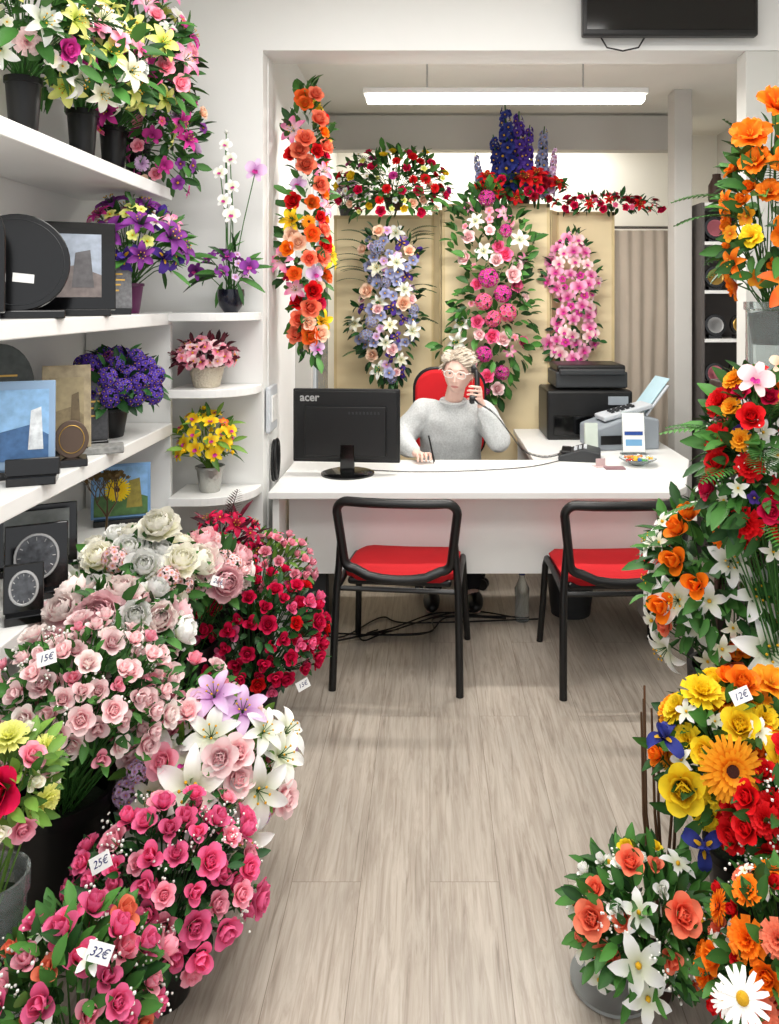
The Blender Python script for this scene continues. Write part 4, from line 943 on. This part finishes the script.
slab('memorial_plaque','round black granite plaque with a white price tag','plaque',(-1.20,2.27,Z),rad(25),.28,.29,.022,M_gran,label_ex,shape='disc')
slab('memorial_plaque','black arched granite plaque with a thin ring','plaque',(-1.27,2.06,Z),rad(25),.26,.34,.022,M_gran,ring_ex,shape='arch')
slab('memorial_plaque','black plaque with an engraved landscape photograph','plaque',(-1.22,2.60,Z),rad(24),.32,.30,.022,M_blackg,photo_ex((.62,.66,.72),(.44,.40,.39),(.34,.33,.34),.72))
slab('memorial_plaque','small grey stone plaque with fine lettering','plaque',(-1.17,2.88,Z),rad(28),.13,.18,.03,mat('grey_granite',(.42,.42,.43),.4,var=.3,scale=90),plain_ex)
slab('memorial_plaque','tall black plaque behind the picture plaque','plaque',(-1.36,2.86,Z),rad(28),.14,.30,.02,M_gran,plain_ex)
Z=1.08
slab('memorial_plaque','upright plaque with a blue sea picture','plaque',(-1.20,2.30,Z),rad(22),.17,.26,.025,mat('blue_slab',(.55,.66,.78),.3),photo_ex((.55,.72,.88),(.25,.40,.58),(.86,.88,.90)))
slab('memorial_plaque','gold and grey bamboo patterned stone plaque','plaque',(-1.22,2.62,Z),rad(26),.15,.28,.03,mat('sand_stone',(.66,.60,.48),.5,var=.35,scale=25),photo_ex((.64,.58,.44),(.54,.48,.36),(.42,.36,.26),.7))
slab('memorial_plaque','dark grey granite plaque with engraved lines','plaque',(-1.20,2.78,Z),rad(30),.10,.23,.03,mat('dark_granite',(.20,.20,.21),.3,var=.4,scale=90),plain_ex)
slab('memorial_plaque','small brown round plaque on a black foot','plaque',(-1.13,2.46,Z),rad(26),.10,.12,.015,mat('bronze_disc',(.34,.27,.22),.4,metal=.3),ring_ex,shape='disc')
slab('memorial_plaque','low black plaque lying before the blue one','plaque',(-1.13,2.22,Z),rad(20),.14,.05,.03,M_gran,None)
slab('memorial_plaque','dark arched plaque at the back of the shelf','plaque',(-1.38,2.50,Z),rad(26),.20,.36,.02,mat('slate',(.22,.24,.23),.4,var=.3,scale=40),plain_ex,shape='arch')
g=MB(); g.box((0,0,.012),(.16,.09,.024)); g.obj('stone_block',[mat('grey_block',(.55,.55,.54),.5,var=.3,scale=60)],loc=(-1.13,2.66,1.08),rot=(0,0,.4),smooth=False,bevel=.004,label='small grey stone block on the shelf edge',cat='block')
Z=.72
def clock_ex(rt,M,w,h,t):
    g=MB(); P=[M@V((w*.34*sin(a),-t/2-.002,h/2-h*.34*cos(a))) for a in [2*pi*k/30 for k in range(30)]]
    g.prism([(w*.33*sin(a),h/2-h*.33*cos(a)) for a in [-2*pi*k/30 for k in range(30)]],-t/2-.003,-t/2,0,M); g.tube(P,.004,6,closed=True,mi=1); g.obj('round_medallion',[mat('medal_grey',(.30,.31,.33),.3,var=.5,scale=60),M_silver],rt)
    g=MB()
    for k in range(12):
        a=k*pi/6; c=V((w*.27*sin(a),h/2+h*.27*cos(a))); g.tube([M@V((w*.25*sin(a),-t/2-.004,h/2+h*.25*cos(a))),M@V((w*.30*sin(a),-t/2-.004,h/2+h*.30*cos(a)))],.0012,4)
    g.obj('dial_marks',[M_silver],rt)
slab('memorial_plaque','square black plaque with a round silver medallion','plaque',(-1.17,2.32,Z),rad(25),.17,.19,.02,M_blackg,clock_ex)
slab('memorial_plaque','black framed plaque standing behind the medallion','plaque',(-1.28,2.54,Z),rad(25),.24,.19,.02,M_blackg,photo_ex((.50,.52,.52),(.28,.29,.28),(.5,.36,.3)))
slab('memorial_plaque','plaque with a sunflower on a blue sky','plaque',(-1.22,3.08,Z),rad(20),.22,.21,.02,mat('sky_slab',(.45,.62,.80),.3,var=.2,scale=12),photo_ex((.50,.68,.86),(.30,.45,.25),(.55,.50,.2),.9))
slab('memorial_plaque','small black plaque with grey medallion','plaque',(-1.12,2.15,Z),rad(25),.10,.13,.02,M_blackg,clock_ex)
sf=MB(); f_gerbera(sf); me=sf.mesh('sunflower',[PM['yellow'],C_DARK,CALYX],True,0); o=mesh_obj('sunflower_ornament',me,None,(-1.22,3.045,.86),(rad(90),0,rad(20))); o.scale=(.05,.05,.02); o['label']='flat sunflower relief fixed to the sky plaque'; o['category']='ornament'
R.seed(3); g=MB()
def br(p,d,L,r,n):
    e=p+d*L; g.tube([p,p+d*L*.5+V((R.uniform(-.004,.004),0,0)),e],[r,r*.85,r*.7],5)
    if n==0:
        for _ in range(3): g.leaf(e,d+V((R.uniform(-1,1),R.uniform(-1,1),R.uniform(-.5,1))),V((0,-1,0)),.018,.010,1,.5,0,2)
        return
    for _ in range(3): br(e,(d+V((R.uniform(-.9,.9),R.uniform(-.5,.5),R.uniform(-.2,.7)))).normalized(),L*.72,r*.65,n-1)
br(V((0,0,.015)),V((0,0,1)),.085,.006,4); g.box((0,0,.0075),(.12,.07,.015))
g.obj('metal_tree',[mat('bronze',(.35,.28,.20),.4,metal=.7),mat('bronze_leaf',(.42,.34,.20),.5,metal=.5)],loc=(-1.16,2.80,.72),label='bronze tree ornament on a small foot',cat='ornament')

# ------------------------------------------------------------------ left floor bouquets
LC='flower arrangement'
bouquet('peony_bouquet','cream and white peonies in a tall bucket',LC,(-.98,2.56,0),(-.96,2.54,.68),(.19,.17,.13),
 [('peony','cream',.060,9),('peony','white',.058,7),('carnation','cream',.04,5),('blossom_cluster','lightpink',.04,4)],pk='black',pr=.11,ph=.45,nl=170,ll=.075,seed=41,zmin=-.2,
 exp=[('peony','cream',.068,(-.08,-.08,.10),(-.1,-.6,.8)),('peony','cream',.070,(.08,0,.17),(0,-.5,.9))])
bouquet('peony_bouquet','large pink and cream peonies in a bucket',LC,(-.94,2.27,0),(-.91,2.24,.65),(.17,.14,.11),
 [('peony','peonypink',.060,4),('peony','peony',.060,5),('peony','white',.055,4),('rosebud','lightpink',.032,8)],pk='black',pr=.10,ph=.40,nl=200,ll=.07,seed=42,zmin=-.2,
 exp=[('peony','peonypink',.082,(.0,-.09,.07),(.1,-.8,.7)),('peony','peony',.07,(.14,-.03,.04),(.4,-.8,.6))])
bouquet('peony_bouquet','pale pink peonies beside the crimson roses',LC,(-.84,2.74,0),(-.80,2.72,.64),(.14,.13,.11),
 [('peony','peonypink',.062,5),('peony','peony',.058,6),('rosebud','lightpink',.03,8),('blossom_cluster','lightpink',.04,4)],pk='black',pr=.09,ph=.40,nl=130,ll=.065,seed=43,zmin=-.2,tags=[((.5,-.6,.1),'20\u20ac')])
bouquet('rose_bouquet','dense crimson rosebuds with dark leaves in a pot',LC,(-.66,2.92,0),(-.65,2.88,.36),(.24,.21,.23),
 [('rosebud','crimson',.026,44),('rose','crimson',.032,24),('rose','red',.030,10),('rosebud','hotpink',.026,18)],pk='black',pr=.10,ph=.16,nl=340,ll=.05,seed=44,lm=LD,tags=[((.8,-.5,-.5),'15\u20ac')],zmin=-.5)
bouquet('rose_bouquet','pink rosebuds rising above the crimson roses',LC,(-.70,3.14,0),(-.66,3.10,.54),(.18,.14,.12),
 [('rosebud','pink',.022,24),('rose','pink',.026,14),('blossom','hotpink',.02,10)],pk='black',pr=.08,ph=.35,nl=160,ll=.045,seed=45,lm=LL)
bouquet('lily_bouquet','dark magenta lilies with maroon foliage in a vase',LC,(-.84,3.06,0),(-.79,3.04,.66),(.11,.10,.10),
 [('lily','crimson',.05,6),('starflower','crimson',.035,8)],pk='black',pr=.07,ph=.45,nl=50,ll=.08,seed=46,lm=LR,lw=.2,ferns=3,fernL=.12)
bouquet('rose_bouquet','pale pink roses with dark leaves in a black vase',LC,(-.92,1.95,0),(-.86,1.93,.60),(.20,.19,.18),
 [('rose','lightpink',.031,30),('rosebud','lightpink',.026,34),('rosebud','pink',.022,10),('rose','peony',.032,10)],pk='black',pr=.12,ph=.38,nl=430,ll=.045,seed=47,lm=LG,tags=[((-.75,-.5,.45),'15\u20ac'),((-.05,-.5,.75),'15\u20ac')],baby=22)
bouquet('rose_bouquet','pink roses mixed with green leaves between bouquets',LC,(-.76,2.20,0),(-.72,2.18,.46),(.15,.14,.12),
 [('rose','lightpink',.036,12),('rosebud','pink',.03,10),('rosebud','lightpink',.028,8)],pk='black',pr=.08,ph=.28,nl=190,ll=.05,seed=48,lm=LG)
bouquet('lily_bouquet','white lilies and pink roses in a floor pot',LC,(-.62,2.14,0),(-.60,2.10,.33),(.20,.20,.18),
 [('lily','white',.062,10),('lily','cream',.058,4),('rose','lightpink',.042,14),('rose','pink',.038,8),('blossom_cluster','mauve',.04,5),('orchid_bloom','white',.04,6),('blossom_cluster','cream',.035,5)],pk='black',pr=.09,ph=.14,nl=200,ll=.055,seed=49,lm=LL,zmin=-.4,
 exp=[('lily','white',.080,(.02,-.19,.07),(.1,-1,.5)),('lily','white',.072,(.16,-.11,.02),(.5,-1,.3)),('lily','mauve',.065,(.02,.0,.20),(0,-.6,1)),('lily','white',.072,(-.10,-.08,.16),(-.2,-.7,.8)),('lily','white',.07,(.13,-.14,-.08),(.4,-1,.1)),('lily','mauve',.06,(.10,-.02,.17),(.2,-.6,1)),('rose','pink',.045,(-.06,-.16,.12),(-.1,-1,.6)),('rose','lightpink',.045,(.08,-.16,.13),(.1,-1,.6))])
bouquet('rose_bouquet','bright pink roses with white sprigs in a pot',LC,(-.62,1.80,0),(-.60,1.78,.27),(.19,.18,.16),
 [('rose','hotpink',.031,22),('rose','pink',.031,12),('rosebud','hotpink',.028,38)],pk='black',pr=.09,ph=.12,nl=400,ll=.045,seed=50,lm=LD,zmin=-.5,tags=[((-.4,-.5,.7),'25\u20ac')],baby=36)
bouquet('rose_bouquet','deep pink roses with white blossoms and leaves',LC,(-.70,1.52,0),(-.69,1.50,.25),(.16,.15,.14),
 [('rosebud','hotpink',.031,20),('rosebud','pink',.031,10),('rose','hotpink',.031,6),('rosebud','coral',.03,6),('starflower','white',.028,10)],pk='black',pr=.08,ph=.12,nl=380,ll=.055,seed=51,lm=LG,zmin=-.4,tags=[((.45,-.2,.85),'32\u20ac')],baby=20)
bouquet('rose_bouquet','one large crimson rose among pale yellow blooms',LC,(-.90,1.60,0),(-.87,1.60,.60),(.09,.09,.10),
 [('rose','pink',.032,5),('carnation','palelemon',.035,5),('rosebud','cream',.02,4)],pk='glass',pr=.07,ph=.42,nl=100,ll=.055,seed=52,lm=LL,exp=[('rose','crimson',.052,(.02,-.06,.03),(.1,-1,.4))])
bouquet('rose_bouquet','pale roses filling the gap behind the lilies',LC,(-1.00,2.10,0),(-1.00,2.10,.50),(.10,.12,.12),
 [('rose','lightpink',.036,16),('peony','cream',.05,3)],pk='black',pr=.08,ph=.32,nl=90,ll=.055,seed=54,lm=LG)

# ------------------------------------------------------------------ right side
M_dwood=mat('dark_wood',(.20,.13,.10),.5,var=.2,scale=20)
ps=root('plant_stand','tall dark wooden plant stand behind the red roses','plant stand',(1.14,2.46,0))
g=MB(); g.box((0,0,1.32),(.40,.34,.03)); g.obj('top',[M_dwood],ps,bevel=.004,smooth=False)
g=MB(); g.box((0,0,.65),(.36,.30,.02)); g.obj('shelf',[M_dwood],ps,bevel=.004,smooth=False)
for sx in (-1,1):
    for sy in (-1,1):
        g=MB(); g.box((sx*.17,sy*.14,.655),(.035,.035,1.31)); g.obj('leg',[M_dwood],ps,bevel=.003,smooth=False)
bouquet('vase_bouquet','orange lilies and poppies in a clear glass vase',LC,(1.04,2.38,1.335),(1.04,2.36,1.83),(.14,.13,.28),
 [('poppy','orange',.045,6),('lily','orange',.05,6),('poppy','yellow',.04,3),('rosebud','orange',.022,10),('blossom','amber',.03,8)],pk='glass',pr=.075,ph=.26,pshape='straight',nl=170,ll=.09,seed=61,lm=LG,zmin=-.7,ferns=10,
 exp=[('poppy','orange',.062,(-.09,-.05,.25),(-.4,-.8,.5)),('poppy','orange',.06,(-.03,-.08,.33),(.1,-.8,.6)),('poppy','orange',.06,(.05,-.08,.30),(.2,-.8,.6)),('poppy','orange',.055,(-.02,-.14,.16),(-.2,-1,.2)),('lily','sunset',.07,(.05,-.12,.08),(0,-1,.2)),('poppy','yellow',.05,(.1,-.1,.22),(0,-1,.3)),('lily','sunset',.085,(-.01,-.15,-.20),(-.1,-.8,.6)),('poppy','orange',.055,(.0,-.12,-.04),(-.3,-1,.1))])
bouquet('rose_bouquet','tall red roses and gladioli in a floor vase',LC,(.99,2.16,0),(.93,2.14,1.14),(.16,.13,.26),
 [('carnation','red',.045,12),('rose','red',.036,12),('rose','crimson',.034,6),('blossom','yellow',.028,6),('blossom','violet',.02,6),('blossom_cluster','red',.04,3),('starflower','white',.035,10),('rosebud','orange',.03,5),('carnation','amber',.03,4)],pk='black',pr=.09,ph=.58,nl=330,ll=.085,seed=62,lm=LG,ferns=18,zmin=-.8,baby=14,
 exp=[('orchid_bloom','lightpink',.045,(-.07,-.08,.25),(-.2,-.8,.5)),('orchid_bloom','peach',.04,(.0,-.08,.29),(0,-.8,.5)),('poppy','red',.06,(.02,-.12,.12),(0,-1,.3))])
bouquet('lily_bouquet','white lilies and orange tulips in a dark bucket',LC,(.94,2.42,0),(.88,2.36,.75),(.21,.19,.25),
 [('lily','white',.068,12),('rosebud','orange',.040,11),('rosebud','coral',.036,6),('starflower','white',.05,10),('starflower','cream',.04,8)],pk='black',pr=.13,ph=.46,nl=400,ll=.08,seed=63,lm=LG,zmin=-.7,
 exp=[('lily','white',.082,(.05,-.20,-.12),(0,-1,.3)),('lily','white',.078,(-.04,-.18,.12),(-.3,-1,.3)),('lily','white',.07,(-.16,-.10,-.02),(-.6,-1,.3)),('rosebud','orange',.048,(-.17,-.12,.10),(-.8,-.8,.4)),('rosebud','orange',.048,(.09,-.19,-.02),(.2,-1,.4)),('rosebud','orange',.045,(-.13,-.10,.22),(-.2,-.5,.9)),('rosebud','orange',.042,(-.20,-.1,-.04),(-.7,-.8,.4)),('lily','white',.065,(.03,-.18,.03),(0,-1,.4))])
bouquet('gerbera_bouquet','yellow and orange gerberas with blue irises in a tall pot',LC,(.80,1.98,0),(.75,1.92,.46),(.17,.15,.18),
 [('rose','yellow',.042,8),('carnation','yellow',.04,6),('lily','yellow',.05,5),('starflower','white',.03,12),('rosebud','orange',.028,8),('carnation','amber',.04,5)],pk='black',pr=.10,ph=.22,nl=260,ll=.07,seed=64,lm=LG,tags=[((-.1,-.3,.95),'12\u20ac')],
 exp=[('gerbera','amber',.072,(-.07,-.16,.08),(-.1,-1,.25)),('rose','yellow',.052,(-.16,-.10,.0),(-.3,-.9,.4)),('poppy','yellow',.055,(.07,-.13,.08),(.1,-.8,.7)),('iris','blue',.045,(-.18,-.03,.08),(-.4,-.4,.9)),('iris','blue',.05,(-.13,-.15,-.10),(-.2,-.8,.5)),('carnation','yellow',.055,(-.08,0,.17),(0,-.4,1)),('poppy','amber',.05,(.08,-.02,.20),(0,-.5,1)),('rose','orange',.042,(.01,-.02,.20),(0,-.6,1))])
bouquet('rose_bouquet','red roses with white sprigs in a dark pot',LC,(.88,1.80,0),(.82,1.76,.42),(.13,.13,.15),
 [('rose','red',.034,24),('carnation','red',.032,8),('rosebud','crimson',.025,8),('blossom','yellow',.02,5)],pk='black',pr=.09,ph=.20,nl=240,ll=.055,seed=65,lm=LG,baby=44)
bouquet('lily_bouquet','white star lilies and coral roses in a low pot',LC,(.51,1.80,0),(.49,1.78,.185),(.15,.14,.13),
 [('starflower','white',.042,14),('rose','coral',.030,6),('rosebud','white',.02,8),('rose','yellow',.022,3),('rosebud','coral',.025,4)],pk='brown',pr=.06,ph=.08,nl=420,ll=.058,seed=66,lm=LG,zmin=-.75,
 exp=[('rose','coral',.036,(-.13,-.06,.05),(-.4,-.7,.6)),('rose','coral',.038,(.05,-.10,.09),(.1,-.8,.6)),('starflower','white',.058,(-.05,-.13,.01),(-.1,-1,.3)),('starflower','white',.055,(-.03,-.13,-.06),(0,-1,.2)),('rose','coral',.036,(-.04,-.02,.14),(0,-.5,1))],baby=14)
bouquet('gerbera_bouquet','orange gerberas and small daisies in a low pot',LC,(.74,1.60,0),(.70,1.58,.25),(.12,.12,.18),
 [('gerbera','orange',.036,5),('carnation','coral',.032,8),('carnation','orange',.034,6),('rosebud','red',.022,14),('rose','orange',.028,6),('starflower','white',.022,8)],pk='brown',pr=.075,ph=.10,nl=300,ll=.055,seed=67,lm=LG,zmin=-.7,baby=12,
 exp=[('carnation','orange',.055,(.04,-.13,.12),(.0,-1,.4)),('carnation','orange',.042,(-.01,-.13,.05),(-.2,-1,.3)),('daisy','white',.042,(-.125,-.145,.065),(-.4,-.8,.7)),('daisy','white',.028,(-.14,-.10,.02),(-.5,-.8,.5))])
g=MB(); g.lathe([(.085,0),(.10,.004),(.10,.012),(.09,.008),(0,.006)],36); g.obj('plant_saucer',[mat('frosted_plastic',(.70,.71,.70),.3,trans=.4)],loc=(.43,1.83,.0),label='clear plastic saucer under the star lilies',cat='saucer')
g=MB(); R.seed(8)
for i in range(7):
    x=R.uniform(-.05,.05); g.tube([(x,R.uniform(-.03,.03),0),(x*1.6+R.uniform(-.02,.02),0,.25),(x*2.2,R.uniform(-.04,.04),.5+R.uniform(0,.10))],[.005,.004,.003],6)
g.obj('twig_bundle',[BROWN],loc=(.62,2.05,0),label='upright brown twigs beside the gerberas',cat='twigs')

# ------------------------------------------------------------------ lights
def area(name,loc,sx,sy,p,col=(1,.98,.95),rot=(0,0,0)):
    l=bpy.data.lights.new(name,'AREA'); l.shape='RECTANGLE'; l.size=sx; l.size_y=sy; l.energy=p; l.color=col
    o=bpy.data.objects.new(name,l); COL.objects.link(o); o.location=loc; o.rotation_euler=rot; return o
area('ceiling_panel_light',(.05,.7,3.08),1.8,.8,44)
area('ceiling_panel_light',(.05,2.2,3.08),1.8,.8,44)
area('tube_light_source',(.385,4.0,2.59),1.4,.08,38,(1,.97,.92))
area('rear_light_source',(.5,5.9,2.86),1.8,.3,24,(1,.97,.90))
w=bpy.data.worlds.new('world'); S.world=w; w.use_nodes=True
w.node_tree.nodes['Background'].inputs['Color'].default_value=(.95,.97,1,1); w.node_tree.nodes['Background'].inputs['Strength'].default_value=1.25

cam=bpy.data.cameras.new('camera'); co=bpy.data.objects.new('camera',cam); COL.objects.link(co)
co.location=(0,0,1.6); co.rotation_euler=(rad(90),0,0)
cam.sensor_fit='VERTICAL'; cam.sensor_height=36; cam.sensor_width=36; cam.lens=36*780/1024
cam.shift_x=-(430-389.5)/1024; cam.shift_y=-(512-300)/1024; cam.clip_start=.05
S.camera=co
S.view_settings.view_transform='Standard'
